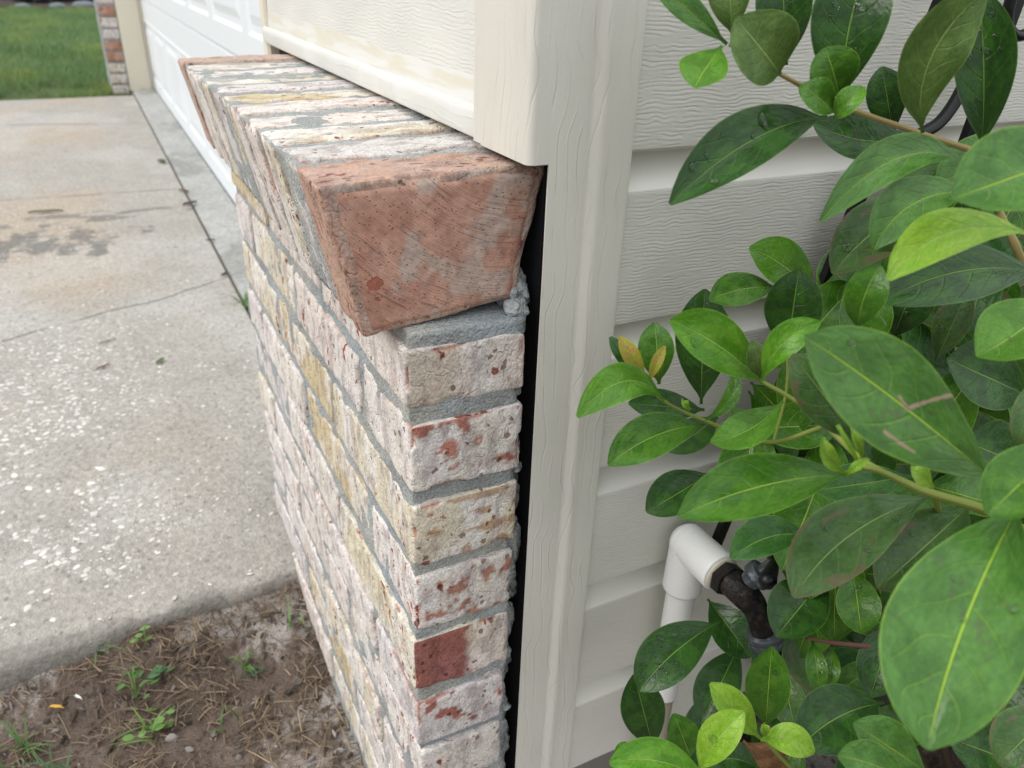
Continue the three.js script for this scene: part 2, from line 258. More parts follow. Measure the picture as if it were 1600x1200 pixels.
// lawn
{
  const m = std({ map: tex(512, 512, (u, v) => { const a = fb2(u, v, 8, 8, 5, 4), k = 0.7 + 0.6 * h3(u * 512 | 0, v * 512 | 0, 1); return mix3(hex(0x4a5a30), hex(0x5c4d3a), sstep(0.5, 0.7, a)).map((q) => q * k); }, true), roughness: 1 });
  const lawnY = (x, z) => -0.585 + 0.025 * (fb3(x, 0, z, 1.3, 3, 3) - 0.5) * 2 + 0.03 * sstep(-5.6, -6.4, z);
  const g = grid(60, 50, (u, v) => { const x = mix(-9, 9, u), z = mix(-5.44, -18, v); return [x, lawnY(x, z), z]; }, (u, v, q) => [q[0] / 2, q[2] / 2]);
  struct(mesh('lawn', g, m), 'lawn beyond the driveway');
  const bl = []; const r = RNG(9);
  for (let b = 0; b < 9; b++) { const a = r() * 6.28, lean = 0.3 + 0.5 * r(), h = 0.035 + 0.035 * r(), w = 0.0028, ox = (r() - 0.5) * 0.05, oz = (r() - 0.5) * 0.05, dx = Math.cos(a), dz = Math.sin(a);
    bl.push(grid(1, 3, (u, v) => [ox + dx * lean * h * v * v + (u - 0.5) * w * (1 - v * 0.85) * -dz, h * v * (1 - 0.25 * v * lean), oz + dz * lean * h * v * v + (u - 0.5) * w * (1 - v * 0.85) * dx])); }
  const tg = mergeGeometries(bl), N = 26000, gm = new THREE.MeshPhysicalMaterial({ color: 0xffffff, roughness: 0.7, transmission: 0.25, side: THREE.DoubleSide });
  const im = new THREE.InstancedMesh(tg, gm, N), M = new THREE.Matrix4(), q = new THREE.Quaternion(), c = new THREE.Color();
  for (let i = 0; i < N; i++) { const z = -5.5 - 8.3 * r() ** 1.15, x = mix(-2.6, 1.6, r()) + (z + 5.5) * 0.02; const bare = z > -6.0 && fb3(x, 0, z, 4, 3, 9) > 0.42 + 0.25 * (-5.5 - z); const s = (bare ? 0.0 : 0.75) + 0.6 * r() + (z < -8 ? 0.3 : 0);
    q.setFromAxisAngle(V(0, 1, 0), r() * 6.28); M.compose(V(x, lawnY(x, z) - 0.004, z), q, V(s, s * (0.7 + 0.6 * fb3(x, 0, z, 2.5, 2, 3)), s)); im.setMatrixAt(i, M);
    const y = sstep(0.52, 0.75, fb3(x, 3, z, 1.6, 3, 31)) * 0.6 + 0.25 * r(), k = 0.75 + 0.5 * r(); im.setColorAt(i, c.setRGB(mix(0.15, 0.3, y) * k, mix(0.27, 0.38, y) * k, mix(0.09, 0.08, y) * k)); }
  im.name = numbered('lawn_grass'); tag(im, 'green lawn grass beyond the far end of the driveway', 'grass'); im.userData.kind = 'stuff'; scene.add(im);
}
// far bed at the end of the lawn: dark bushes, stones, mulch
{
  const r = RNG(31);
  const mulch = grid(24, 10, (u, v) => { const x = mix(-2.6, 1.8, u), z = mix(-13.8, -16.2, v) + 0.5 * Math.sin(x * 1.7) * (1 - v); return [x, -0.53 + 0.06 * Math.sin(v * 3.1) + 0.03 * n3(x * 6, z * 6, 1), z]; });
  struct(mesh('mulch_bed', mulch, std({ color: 0x3a2f28, roughness: 1 })), 'dark mulch bed at the far end of the lawn');
  const leaf = new THREE.PlaneGeometry(0.045, 0.09);
  const bush = (x, z, rad, h, colr, label) => { const o = thing('garden_bush', label, 'bush', [x, -0.52, z]); const N = 1500, lm = std({ color: 0xffffff, roughness: 0.7, side: THREE.DoubleSide }), im = new THREE.InstancedMesh(leaf, lm, N), M = new THREE.Matrix4(), q = new THREE.Quaternion(), e = new THREE.Euler(), c = new THREE.Color();
    for (let i = 0; i < N; i++) { const a = r() * 6.28, t = Math.acos(1 - r()), k = rad * (0.72 + 0.36 * n3(Math.cos(a) * 2, t * 2, x * 3) + 0.08 * r()) * (r() < 0.2 ? r() : 1); q.setFromEuler(e.set(r() * 6, r() * 6, r() * 6)); M.compose(V(Math.cos(a) * Math.sin(t) * k, Math.cos(t) * k * h / rad + 0.02, Math.sin(a) * Math.sin(t) * k), q, V(1, 1, 1)); im.setMatrixAt(i, M); const l = 0.6 + 0.8 * r(); im.setColorAt(i, c.setRGB(colr[0] * l, colr[1] * l, colr[2] * l)); }
    im.name = 'foliage'; im.userData.kind = 'stuff'; o.add(im); const tb = []; for (let s = 0; s < 4; s++) { const cg = new THREE.CylinderGeometry(0.008, 0.016, h * 0.8, 6); cg.translate(0, h * 0.4, 0); cg.rotateZ((s - 1.5) * 0.25); tb.push(cg); } mesh('stem', mergeGeometries(tb), std({ color: 0x40342a, roughness: 1 }), o); };
  bush(-0.45, -15.0, 0.42, 0.45, [0.05, 0.06, 0.05], 'dark low bush in the mulch bed beyond the lawn, left of the brick pier');
  bush(0.15, -15.2, 0.45, 0.6, [0.035, 0.045, 0.05], 'darkest far bush, cut off by the brick pier edge');
  bush(-1.15, -15.6, 0.5, 0.5, [0.09, 0.1, 0.07], 'olive far bush at the left edge of the mulch bed');
  const stone = (x, z, s, label) => { const g = new THREE.IcosahedronGeometry(s, 3), p = g.attributes.position; for (let i = 0; i < p.count; i++) { const k = 0.75 + 0.45 * fb3(p.getX(i) + x * 9, p.getY(i), p.getZ(i), 3 / s * 0.5, 3, 2); p.setXYZ(i, p.getX(i) * k * 1.3, p.getY(i) * k * 0.6, p.getZ(i) * k); } tag(mesh('garden_stone', smooth(g), std({ color: 0x6f7678, roughness: 0.9 })), label, 'stone', 'stones edging the far bed').position.set(x, -0.5, z); };
  stone(0.06, -14.2, 0.14, 'grey stone at the lawn edge nearest the brick pier'); stone(-0.3, -14.1, 0.09, 'small grey stone in the middle of the far bed edge'); stone(-0.75, -14.0, 0.08, 'leftmost grey stone of the far bed edge');
}
// ---------- brick wainscot wall ----------
function brickGeo(x0, x1, y0, y1, z0, z1, o) { // eroded, slightly lumpy brick; o: cell, r, amp, seed, warp, tint
  const w = x1 - x0, h = y1 - y0, d = z1 - z0, sg = (l) => Math.max(2, Math.round(l / o.cell)), g = new THREE.BoxGeometry(w, h, d, sg(w), sg(h), sg(d)), p = g.attributes.position, nn = g.attributes.normal, uv = g.attributes.uv, col = new Float32Array(p.count * 3), S = o.seed, q = V(), n = V();
  for (let i = 0; i < p.count; i++) {
    let x = p.getX(i), y = p.getY(i), z = p.getZ(i); const fx = nn.getX(i), fy = nn.getY(i), fz = nn.getZ(i), wx = x + S * 3.1, wy = y + S * 1.7, wz = z;
    const er = fb3(wx, wy, wz, 55, 3, 3), r = o.r * (0.35 + 1.5 * er * er * 1.6);
    q.set(clamp(x, -w / 2 + r, w / 2 - r), clamp(y, -h / 2 + r, h / 2 - r), clamp(z, -d / 2 + r, d / 2 - r)); n.set(x, y, z).sub(q); const l = n.length(); if (l > 1e-9) n.multiplyScalar(1 / l); else n.set(fx, fy, fz);
    const edge = clamp(Math.min(Math.max(w / 2 - Math.abs(x), h / 2 - Math.abs(y)), Math.max(w / 2 - Math.abs(x), d / 2 - Math.abs(z)), Math.max(h / 2 - Math.abs(y), d / 2 - Math.abs(z))) / 0.006);
    const lump = (fb3(wx, wy, wz, 22, 2, 5) - 0.5) * 2 * o.amp + (fb3(wx, wy, wz, 90, 2, 7) - 0.5) * o.amp * 1.1, chip = (1 - edge) * sstep(0.55, 0.66, fb3(wx, wy, wz, 45, 2, 11));
    q.addScaledVector(n, r + lump - chip * 0.0032);
    let X = q.x + (x0 + x1) / 2, Y = q.y + (y0 + y1) / 2, Z = q.z + (z0 + z1) / 2;
    let t = [1, 1, 1]; if (chip > 0.15) { const k = sstep(0.15, 0.5, chip) * (o.chip ?? 1); t = [1 - 0.3 * k, 1 - 0.56 * k, 1 - 0.62 * k]; }
    if (o.tint) { const a = o.tint(X, Y, Z, fx, fz); t = [t[0] * a[0], t[1] * a[1], t[2] * a[2]]; }
    col.set(t, i * 3);
    const U = Math.abs(fx) > 0.5 ? [Z, Y] : Math.abs(fy) > 0.5 ? [Z, X] : [X, Y]; uv.setXY(i, (U[0] + S * 0.37) / TB, (U[1] + S * 0.53) / TB);
    if (o.warp) [X, Y, Z] = o.warp(X, Y, Z);
    p.setXYZ(i, X, Y, Z);
  }
  g.setAttribute('color', new THREE.BufferAttribute(col, 3)); g.clearGroups(); return smooth(g);
}
const CH = 0.0677, wallThing = thing('brick_wall', 'low whitewashed brick wall with a slanted brick cap at the house corner', 'brick wall', [0, 0, 0]);
{
  const r = RNG(404), pick = () => { const t = r(); return t < 0.36 ? SK.white : t < 0.54 ? SK.pink : t < 0.7 ? SK.lilac : t < 0.9 ? SK.cream : SK.ochre; };
  // what shows on the end faces of the corner bricks, top to bottom
  const soft = (a, b, v) => sstep(a, b, v), blot = (x, y, s) => fb3(x, y, s, 95, 4, 9);
  const corner = [
    [SK.pink, (x, y, z, fx, fz) => fz > 0.5 ? mix3([1, 1, 1], [0.72, 0.66, 0.56], soft(0.048, 0.03, x + 0.02 * (blot(x, y, 1) - 0.5)) * 0.75) : [1, 1, 1]],
    [SK.white, (x, y, z, fx, fz) => mix3([1, 1, 1], [0.58, 0.26, 0.2], fz > 0.3 ? soft(0.52, 0.6, blot(x, y, 2) + 0.13 * Math.exp(-(((x - 0.012) / 0.02) ** 2 + ((y + 0.018) / 0.01) ** 2)) - 0.1) : 0)],
    [SK.cream, (x, y, z, fx, fz) => mix3([1, 1, 1], [0.6, 0.42, 0.3], fz > 0.3 ? soft(0.5, 0.58, blot(x * 0.7, y * 1.3, 5) + 0.13 * Math.exp(-(((x - 0.072) / 0.024) ** 2)) - 0.1) * 0.9 : 0)],
    [SK.white, (x, y, z, fx, fz) => mix3([1, 1, 1], [0.62, 0.34, 0.27], fz > 0.3 ? soft(0.5, 0.56, blot(x, y, 8) + 0.16 * Math.exp(-(((x - 0.068) / 0.022) ** 2 + ((y + 0.162) / 0.009) ** 2)) - 0.15) : 0)],
    [SK.cream, (x, y, z, fx, fz) => { if (fz < 0.4) return [1, 1, 0.95]; const k = soft(0.05, 0.043, x + 0.012 * (blot(x, y, 3) - 0.5)); return mix3([1, 0.95, 0.95], [0.42, 0.13, 0.12], k * (0.92)); }],
    [SK.lilac, (x, y, z, fx, fz) => mix3([1, 1, 1], [0.56, 0.22, 0.17], fz > 0.3 ? soft(0.5, 0.57, blot(x, y, 12) + 0.2 * Math.exp(-(((x - 0.012) / 0.016) ** 2 + ((y + 0.287) / 0.009) ** 2)) - 0.15) : 0)],
    [SK.white, null], [SK.pink, null], [SK.white, null], [SK.lilac, null],
  ];
  for (let k = 0; k < 10; k++) {
    const y0 = -k * CH + 0.0008, y1 = k ? y0 + 0.0565 : 0.0485, ev = k % 2 === 0, Z = ev ? [0, -0.219, -0.2295, -0.4485, -0.459, -0.678] : [0, -0.1095, -0.12, -0.339, -0.3495, -0.5685, -0.579, -0.678];
    for (let i = 0; i < Z.length; i += 2) {
      const first = i === 0, [sk, tint] = first ? corner[k] : [pick(), null], dx = (r() - 0.5) * 0.004, rt = [0.0895, 0.0888, 0.0872, 0.0868, 0.0862, 0.081, 0.0815][k] ?? 0.086;
      const g = brickGeo(dx, rt, y0 + (r() - 0.5) * 0.0026, y1 + (r() - 0.5) * 0.0026, Z[i + 1] + (first ? 0 : (r() - 0.5) * 0.004), Z[i] + (first ? (r() - 0.5) * 0.003 : (r() - 0.5) * 0.004), { cell: first ? 0.0021 : 0.0042, r: 0.0036, amp: 0.0012, seed: k * 7.3 + i * 2.9 + 1, tint, chip: first ? 1 : 0.55 });
      mesh('brick', g, sk, wallThing);
    }
  }
  // mortar: one core behind the brick faces, its joints struck slightly hollow
  const lump = (x, y, z) => (fb3(x, y, z, 28, 3, 41) - 0.5) * 0.0055 + (fb3(x, y, z, 110, 2, 43) - 0.5) * 0.0035;
  const mg = new THREE.BoxGeometry(1, 1, 1, 26, 190, 170), p = mg.attributes.position, uv = mg.attributes.uv, nn = mg.attributes.normal, c = new Float32Array(p.count * 3);
  for (let i = 0; i < p.count; i++) {
    let x = mix(0.0027, 0.0845, p.getX(i) + 0.5), y = mix(-0.68, 0.058, p.getY(i) + 0.5), z = mix(-0.6745, -0.0036, p.getZ(i) + 0.5); const w = lump(x, y, z);
    uv.setXY(i, (Math.abs(nn.getX(i)) > 0.5 ? z : x) / TB, (Math.abs(nn.getY(i)) > 0.5 ? z : y) / TB);
    const X = p.getX(i), Zz = p.getZ(i); x += (X < -0.49 ? -1 : X > 0.49 ? 1 : 0) * w + (X > 0.49 ? 0.004 * sstep(0.5, 0.6, fb3(x, y, z, 30, 2, 51)) : 0); z += (Zz > 0.49 ? w * 0.9 : 0);
    p.setXYZ(i, x, y, z); const k = 0.92 + 0.16 * fb3(x, y, z, 60, 2, 3), b = sstep(0.55, 0.7, fb3(x, y, z, 14, 2, 77)) * 0.1; c.set([k - b, k - b * 0.6, k], i * 3);
  }
  mg.setAttribute('color', new THREE.BufferAttribute(c, 3)); mesh('mortar', smooth(mg), mortarMat, wallThing);
  // squeezed-out mortar in the gap behind the end bricks
  const blob = (x, y, z, s, sy, sd) => { const g = new THREE.IcosahedronGeometry(s, 12), q = g.attributes.position, cc = new Float32Array(q.count * 3).fill(1); for (let i = 0; i < q.count; i++) { const k = 0.45 + 1.0 * fb3(q.getX(i) + sd, q.getY(i), q.getZ(i), 170, 4, sd); q.setXYZ(i, x + q.getX(i) * k, y + q.getY(i) * k * sy, z + q.getZ(i) * k); } g.setAttribute('color', new THREE.BufferAttribute(cc, 3)); g.setAttribute('uv', new THREE.BufferAttribute(new Float32Array(q.count * 2).map((_, i) => i % 2 ? q.getY(i >> 1) / TB : q.getX(i >> 1) / TB), 2)); return smooth(g); };
  mesh('mortar_lump', mergeGeometries([blob(0.0855, 0.0605, -0.012, 0.0085, 0.9, 3), blob(0.09, 0.068, -0.025, 0.012, 1.2, 5), blob(0.092, 0.045, -0.034, 0.01, 1.3, 6), blob(0.088, -0.055, -0.02, 0.009, 0.9, 8), blob(0.092, -0.11, -0.03, 0.012, 2.4, 9), blob(0.087, -0.13, -0.018, 0.01, 1, 10), blob(0.092, -0.2, -0.028, 0.012, 2, 13), blob(0.087, -0.205, -0.016, 0.009, 0.8, 14), blob(0.09, -0.3, -0.03, 0.012, 2.2, 15), blob(0.086, -0.36, -0.022, 0.012, 2.4, 16), blob(0.09, -0.44, -0.03, 0.012, 2, 17), blob(0.0875, -0.005, -0.012, 0.006, 0.7, 21), blob(0.089, -0.072, -0.01, 0.006, 0.8, 22), blob(0.091, -0.155, -0.016, 0.009, 2.6, 23), blob(0.087, -0.272, -0.012, 0.008, 0.8, 24), blob(0.09, -0.24, -0.02, 0.01, 2.2, 25), blob(0.085, -0.34, -0.012, 0.009, 0.9, 26), blob(0.088, -0.4, -0.018, 0.011, 2.2, 27), blob(0.087, -0.5, -0.018, 0.013, 2.5, 28)]), mortarMat, wallThing);
  // sloping cap: a row of bricks on edge; each is a wedge, wider at the top
  const lo = [-0.023, 0.0545, 0.086, 0.0665], hi = [-0.0465, 0.157, 0.1075, 0.1605]; // x, y of the left and right ends, bottom then top
  const capAt = (sh) => (X, Y, Z) => { const a = X, b = Y, bl = lo, tl = hi; const x0 = mix(bl[0], tl[0], b), x1 = mix(bl[2], tl[2], b), yb = mix(bl[1], bl[3], a), yt = mix(tl[1], tl[3], a); return [mix(x0 + sh, x1, a), mix(yb, yt, b), Z]; };
  const L = 0.153, Hh = 0.104, order = [null, SK.lilac, SK.cream, SK.pink, SK.pink, SK.ochre, SK.lilac, SK.cream, SK.white, SK.cream, SK.rust];
  for (let k = 0; k < 11; k++) {
    const z1 = -0.0155 - k * 0.0615, z0 = z1 - (k ? 0.0505 : 0.054), sh = k ? (r() - 0.5) * 0.006 : 0, dy = k ? (r() - 0.5) * 0.003 : 0, cap = capAt(sh), tw = k ? (r() - 0.5) * 0.05 : 0;
    const red = k === 0, rust = k === 10;
    const g = brickGeo(0, L, 0, Hh, z0, z1, { cell: k < 4 ? 0.003 : 0.0042, r: red ? 0.0034 : 0.0045, amp: red ? 0.0007 : 0.0013, seed: 91 + k * 5.7, chip: red ? 0.2 : 0.7, warp: (X, Y, Z) => { const q = cap(X / L, Y / Hh, Z); q[1] += dy; q[2] += tw * (q[0] - 0.03); return q; },
      tint: red ? (x, y, z, fx, fz) => { const b = fb3(x, y, z, 30, 3, 7); return fx < -0.5 ? [1, 0.94, 0.88] : mix3([1, 0.92, 0.85], [0.92, 0.95, 0.96], sstep(0.5, 0.62, b)); } : k === 1 ? () => [0.94, 0.95, 0.92] : rust ? () => [1.06, 1.1, 1.1] : null });
    const b = mesh('sill_brick', g, red || rust ? SK.rust : order[k], wallThing);
    if (red) {
      b.userData.label = 'red end brick of the cap with a saw-cut face';
      // the cut face: a thin slab of the same brick, following its outline
      const nx = 60, ny = 44, cg = grid(nx, ny, (u, v) => { const a = mix(0.032, 0.985, u), bb = mix(0.015, 0.972, v), w = cap(a, bb, 0), e = Math.min(u, 1 - u, v, 1 - v), ed = sstep(0, 0.05, e + 0.03 * (n3(u * 9, v * 9, 4) - 0.5)); return [w[0], w[1], z1 - 0.0022 + 0.0034 * ed + 0.0006 * (fb3(w[0], w[1], 0, 60, 3, 4) - 0.5)]; });
      const bot = mesh('cut_face', cg, cutMat, b);
    }
  }
  // mortar between and under the cap bricks
  const sm = new THREE.BoxGeometry(1, 1, 1, 40, 26, 200), q = sm.attributes.position, c2 = new Float32Array(q.count * 3), n2_ = sm.attributes.normal, uv2 = sm.attributes.uv, cap = capAt(0);
  for (let i = 0; i < q.count; i++) {
    const a = q.getX(i) + 0.5, b = q.getY(i) + 0.5, z = mix(-0.679, -0.03, q.getZ(i) + 0.5), w = cap(mix(0.016, 0.97, a), mix(0.02, 0.987, b), z), l = lump(w[0], w[1], z) * 0.7;
    uv2.setXY(i, z / TB, (Math.abs(n2_.getY(i)) > 0.5 ? w[0] : w[1]) / TB); q.setXYZ(i, w[0] + (a < 0.01 ? l : 0), w[1] + (b > 0.99 ? l : 0), z); const k = 0.92 + 0.16 * fb3(w[0], w[1], z, 60, 2, 3); c2.set([k, k, k], i * 3);
  }
  sm.setAttribute('color', new THREE.BufferAttribute(c2, 3)); mesh('sill_mortar', smooth(sm), mortarMat, wallThing);
}
// ---------- vinyl sided walls, corner trim ----------
const loop = (pts, t) => { // closed outline of a sheet of thickness t
  const off = pts.map((p, i) => { const a = pts[Math.max(0, i - 1)], b = pts[Math.min(pts.length - 1, i + 1)], dx = b[0] - a[0], dy = b[1] - a[1], l = Math.hypot(dx, dy) || 1; return [p[0] + dy / l * t, p[1] - dx / l * t]; }); return [...pts, ...off.reverse()]; };
{
  const w = thing('siding_wall', 'cream dutch-lap vinyl siding on the shaded side of the house behind the shrub', 'siding wall');
  const cream = sidingMat, E = 0.1257, rr = RNG(8);
  for (let k = -16; k < 6; k++) { // each lap: flat textured face, then a cove that tucks under the lap above
    const y = 0.167 - k * E - 0.0; if (y < -0.6) continue;
    const P = [[-0.012, y + 0.004], [-0.002, y + 0.0005], [0.0035, y], [0.0058, y + 0.002], [0.0062, y + 0.006]]; for (let i = 1; i <= 6; i++) P.push([0.0062 - 0.0006 * i / 6, y + 0.006 + i * 0.0155]);
    const g = sweep(P, 0.12, 3.2, 'x', 40, TV, false), uv = g.attributes.uv; for (let i = 0; i < uv.count; i++) uv.setXY(i, uv.getX(i) + k * 0.37, uv.getY(i) + k * 0.61);
    const Q = [[0.0057, y + 0.0975], [0.0055, y + 0.0995]]; for (let i = 0; i <= 7; i++) { const t = i / 7; Q.push([mix(0.005, -0.0112, t) - 0.0055 * Math.sin(t * Math.PI) * (0.7 + 0.6 * t), y + 0.1005 + 0.028 * t]); } Q.push([-0.0135, y + 0.137]);
    const cove = creased(sweep(Q, 0.12, 3.2, 'x', 12, TV, false), 25);
    mesh('cove', cove, smoothVinyl, mesh('siding_plank', creased(g, 40), cream, w));
  }
  // rotted starter at the bottom and the sheathing behind
  const core = new THREE.BoxGeometry(3.1, 3.2, 0.7); core.translate(1.655, 0.95, -0.364); mesh('sheathing', core, feltMat, w);
  const base = new THREE.BoxGeometry(3.0, 0.24, 0.03); base.translate(1.66, -0.575, -0.008); mesh('foundation', base, std({ color: 0x77736c, roughness: 1 }), w);
  const ring = new THREE.TorusGeometry(0.0021, 0.0008, 8, 18); ring.translate(0.2185, -0.288, 0.0042); mesh('screw_hole', ring, cream, w); const hole = new THREE.CircleGeometry(0.0017, 14); hole.translate(0.2185, -0.288, 0.0043); mesh('screw_hole', hole, feltMat, w);
  const tear = []; for (const [a, b, l, t] of [[0.196, -0.446, 0.02, 0.55], [0.176, -0.468, 0.013, 0.6]]) { const s = new THREE.Shape(); for (let i = 0; i <= 24; i++) { const f = i / 24 * 6.283, rad = l * (0.7 + 0.5 * n3(Math.cos(f) * 2, Math.sin(f) * 2, a * 99)); const px = Math.cos(f) * rad, py = Math.sin(f) * rad * 0.11; const X = a + px * Math.cos(t) - py * Math.sin(t), Y = b + px * Math.sin(t) + py * Math.cos(t); i ? s.lineTo(X, Y) : s.moveTo(X, Y); } const g = new THREE.ShapeGeometry(s); g.translate(0, 0, 0.0058); tear.push(g); }
  mesh('tear', mergeGeometries(tear), std({ color: 0x5f5244, roughness: 1 }), w).userData.label = 'ragged tears in the bottom plank';

  const f = thing('siding_wall', 'bright cream vinyl siding above the brick cap, facing the driveway', 'siding wall');
  for (const y of [0.186, 0.44, 0.694, 0.948, 1.202, 1.456, 1.71, 1.964]) {
    const P = [[0.1, y - 0.006], [0.089, y - 0.006], [0.0885, y + 0.002], [0.0925, y + 0.19], [0.0975, y + 0.225], [0.0985, y + 0.26]];
    mesh('siding_plank', creased(sweep(P, -0.785, -0.06, 'z', 20, TV, false), 40), frontMat, f);
  }
  const sp = [[0.0985, 0.165], [0.0835, 0.1652], [0.0822, 0.167], [0.0822, 0.178], [0.0828, 0.1825], [0.0848, 0.1852], [0.087, 0.186], [0.0888, 0.1845], [0.0888, 0.176], [0.0985, 0.175]];
  mesh('starter_strip', creased(sweep(sp, -0.802, -0.07, 'z', 20, TV), 40), trimMat, f);
  const sb = grid(60, 4, (u, v) => { const z = mix(-0.785, -0.076, u), top = 0.02 + 0.009 * (fb3(z, 1, 0, 14, 3, 7) - 0.5); const y = 0.1852 + v * top; return [0.08845 - 0.0002 + (y - 0.188) * 0.021, y, z]; }, (u, v) => [u, v]);
  mesh('stain', sb, stainMat, f).userData.label = 'yellow stain along the bottom of the siding';

  const c = thing('corner_post', 'wood-grained cream vinyl corner post, notched over the brick cap', 'corner post');
  const zo = 0.0075, xr = 0.156, arcs = (x, z, rad) => [0, 1, 2, 3, 4, 5].map((i) => { const a = i / 5 * Math.PI / 2; return [x + rad - rad * Math.sin(Math.PI / 2 - a), z - rad + rad * Math.cos(Math.PI / 2 - a)]; });
  const flange = [[0.1195, zo], [0.1215, zo - 0.0002], [0.1235, zo - 0.0003], [0.1255, zo + 0.0004], [0.1285, zo + 0.0028], [0.1305, zo + 0.0036], [0.1325, zo + 0.0036], [0.136, zo + 0.0028], [0.14, zo + 0.0024], [0.1535, zo + 0.0024], [xr - 0.0008, zo + 0.0014], [xr, zo - 0.0005], [xr, zo - 0.016]];
  const front = [[0.098, -0.0765], [0.0835, -0.0765], [0.0822, -0.0755], [0.0818, -0.074], [0.0818, -0.062], [0.0812, -0.0605], [0.0802, -0.059], [0.08, -0.056], [0.0803, -0.03]];
  const upper = [...front, ...arcs(0.0805, zo, 0.004), [0.0945, zo]];
  const face = [[0.0945, zo], [0.1, zo], ...flange];
  mesh('post_corner', creased(sweep(loop(upper, -0.0012), 0.1645, 2.4, 'y', 12, TV), 30), postMat, c);
  mesh('post_face', creased(sweep(loop(face, -0.0012), -0.62, 2.4, 'y', 16, TV), 30), postMat, c);
}
// ---------- garage: door, jambs, far pier ----------
{
  const d = thing('garage_door', 'white sectional garage door with raised panels', 'garage door');
  const X = 0.262, z0 = -0.74, z1 = -5.72, cols = 8, pw = (z0 - z1) / cols;
  const rect = (y0, y1, za, zb) => { // one embossed panel: sunk bevel frame, field
    const ring = [[0, 0], [0.012, 0.006], [0.03, 0.006], [0.055, -0.001]]; const G = [];
    const q = (a, b) => { const A = [y0 + a[0], y1 - a[0], za - a[0], zb + a[0]], B = [y0 + b[0], y1 - b[0], za - b[0], zb + b[0]]; const pA = [[A[0], A[2]], [A[0], A[3]], [A[1], A[3]], [A[1], A[2]]], pB = [[B[0], B[2]], [B[0], B[3]], [B[1], B[3]], [B[1], B[2]]]; for (let i = 0; i < 4; i++) { const j = (i + 1) % 4; G.push(grid(1, 1, (u, v) => { const s = v ? pB : pA, dep = v ? b[1] : a[1]; const p = u ? s[j] : s[i]; return [X + dep, p[0], p[1]]; })); } };
    for (let i = 0; i < 3; i++) q(ring[i], ring[i + 1]); const b = ring[3]; G.push(grid(1, 1, (u, v) => [X + b[1], mix(y0 + b[0], y1 - b[0], v), mix(za - b[0], zb + b[0], u)])); return G; };
  const secs = [[-0.553, 0.002], [0.006, 0.53], [0.534, 1.058], [1.062, 1.58]];
  for (const [ya, yb] of secs) {
    const G = [], py0 = ya + 0.077, py1 = yb - (ya < -0.5 ? 0.135 : 0.09), skin = (y0, y1, za, zb) => G.push(grid(1, 1, (u, v) => [X, mix(y0, y1, v), mix(za, zb, u)]));
    skin(ya + 0.004, py0, z0, z1); const ys = ya < -0.5 ? yb - 0.128 : yb - 0.06; skin(py1, ys, z0, z1);
    G.push(grid(1, 1, (u, v) => [X - 0.004 * (1 - v) * (ya < -0.5 ? 1 : 0), mix(ys, ys + 0.012, v), mix(z0, z1, u)])); skin(ys + 0.012, yb - 0.004, z0, z1);
    G.push(grid(1, 1, (u, v) => [X + 0.012 * (1 - v), mix(ya, ya + 0.004, v), mix(z0, z1, u)]), grid(1, 1, (u, v) => [X + 0.012 * v, mix(yb - 0.004, yb, v), mix(z0, z1, u)]));
    for (let i = 0; i <= cols; i++) { const zc = z0 - i * pw, a = i ? zc + 0.045 : zc, b = i < cols ? zc - 0.045 : zc; skin(py0, py1, a, b); }
    const s = mesh('door_section', mergeGeometries(G), doorMat, d);
    for (let i = 0; i < cols; i++) { const za = z0 - i * pw - 0.045, zb = z0 - (i + 1) * pw + 0.045; mesh('raised_panel', mergeGeometries(rect(py0, py1, za, zb)), doorMat, s); }
  }
  const back = new THREE.BoxGeometry(0.03, 2.16, 4.98); back.translate(X + 0.03, 0.515, -3.23); mesh('door_back', back, std({ color: 0xb8bcbd, roughness: 0.6 }), d);
  const seal = new THREE.BoxGeometry(0.03, 0.012, 4.98); seal.translate(X + 0.012, -0.5505, -3.23); mesh('bottom_seal', seal, std({ color: 0x23252a, roughness: 0.9 }), d);

  const bv = (x0, x1, y0, y1, za, zb) => { const s = new THREE.Shape(), r = 0.004; s.moveTo(x0 + r, za); s.lineTo(x1 - r, za); s.lineTo(x1, za + r); s.lineTo(x1, zb - r); s.lineTo(x1 - r, zb); s.lineTo(x0 + r, zb); s.lineTo(x0, zb - r); s.lineTo(x0, za + r); s.closePath(); const g = new THREE.ExtrudeGeometry(s, { depth: y1 - y0, bevelEnabled: false }); g.rotateX(Math.PI / 2); g.translate(0, y1, 0); return g; };
  const j1 = thing('door_jamb', 'cream door trim at the near end of the garage door, beside the bright siding', 'door trim'); mesh('trim_board', bv(0.086, 0.262, -0.548, 2.0, -0.826, -0.794), jambMat, j1); mesh('stop_board', bv(0.1, 0.256, -0.548, 2.0, -0.79, -0.74), feltMat, j1);
  const j2 = thing('door_jamb', 'cream door trim beside the far brick pier', 'door trim'); mesh('trim_board', bv(0.108, 0.243, -0.553, 2.0, -5.72, -5.652), jambMat, j2); mesh('stop_board', bv(0.2445, 0.261, -0.553, 2.0, -5.72, -5.66), jambMat, j2);
  const hdr = new THREE.BoxGeometry(3.2, 0.9, 5.0); hdr.translate(1.7, 2.05, -3.22); mesh('header_wall', hdr, frontMat, thing('garage_front', 'cream wall above the garage door', 'house wall'));

  const p = thing('brick_pier', 'brick pier at the far side of the garage door by the lawn', 'brick pier'), r = RNG(71), sk = [SK.pink, SK.rust, SK.pink, SK.lilac, SK.rust, SK.rust, SK.cream, SK.pink, SK.pink];
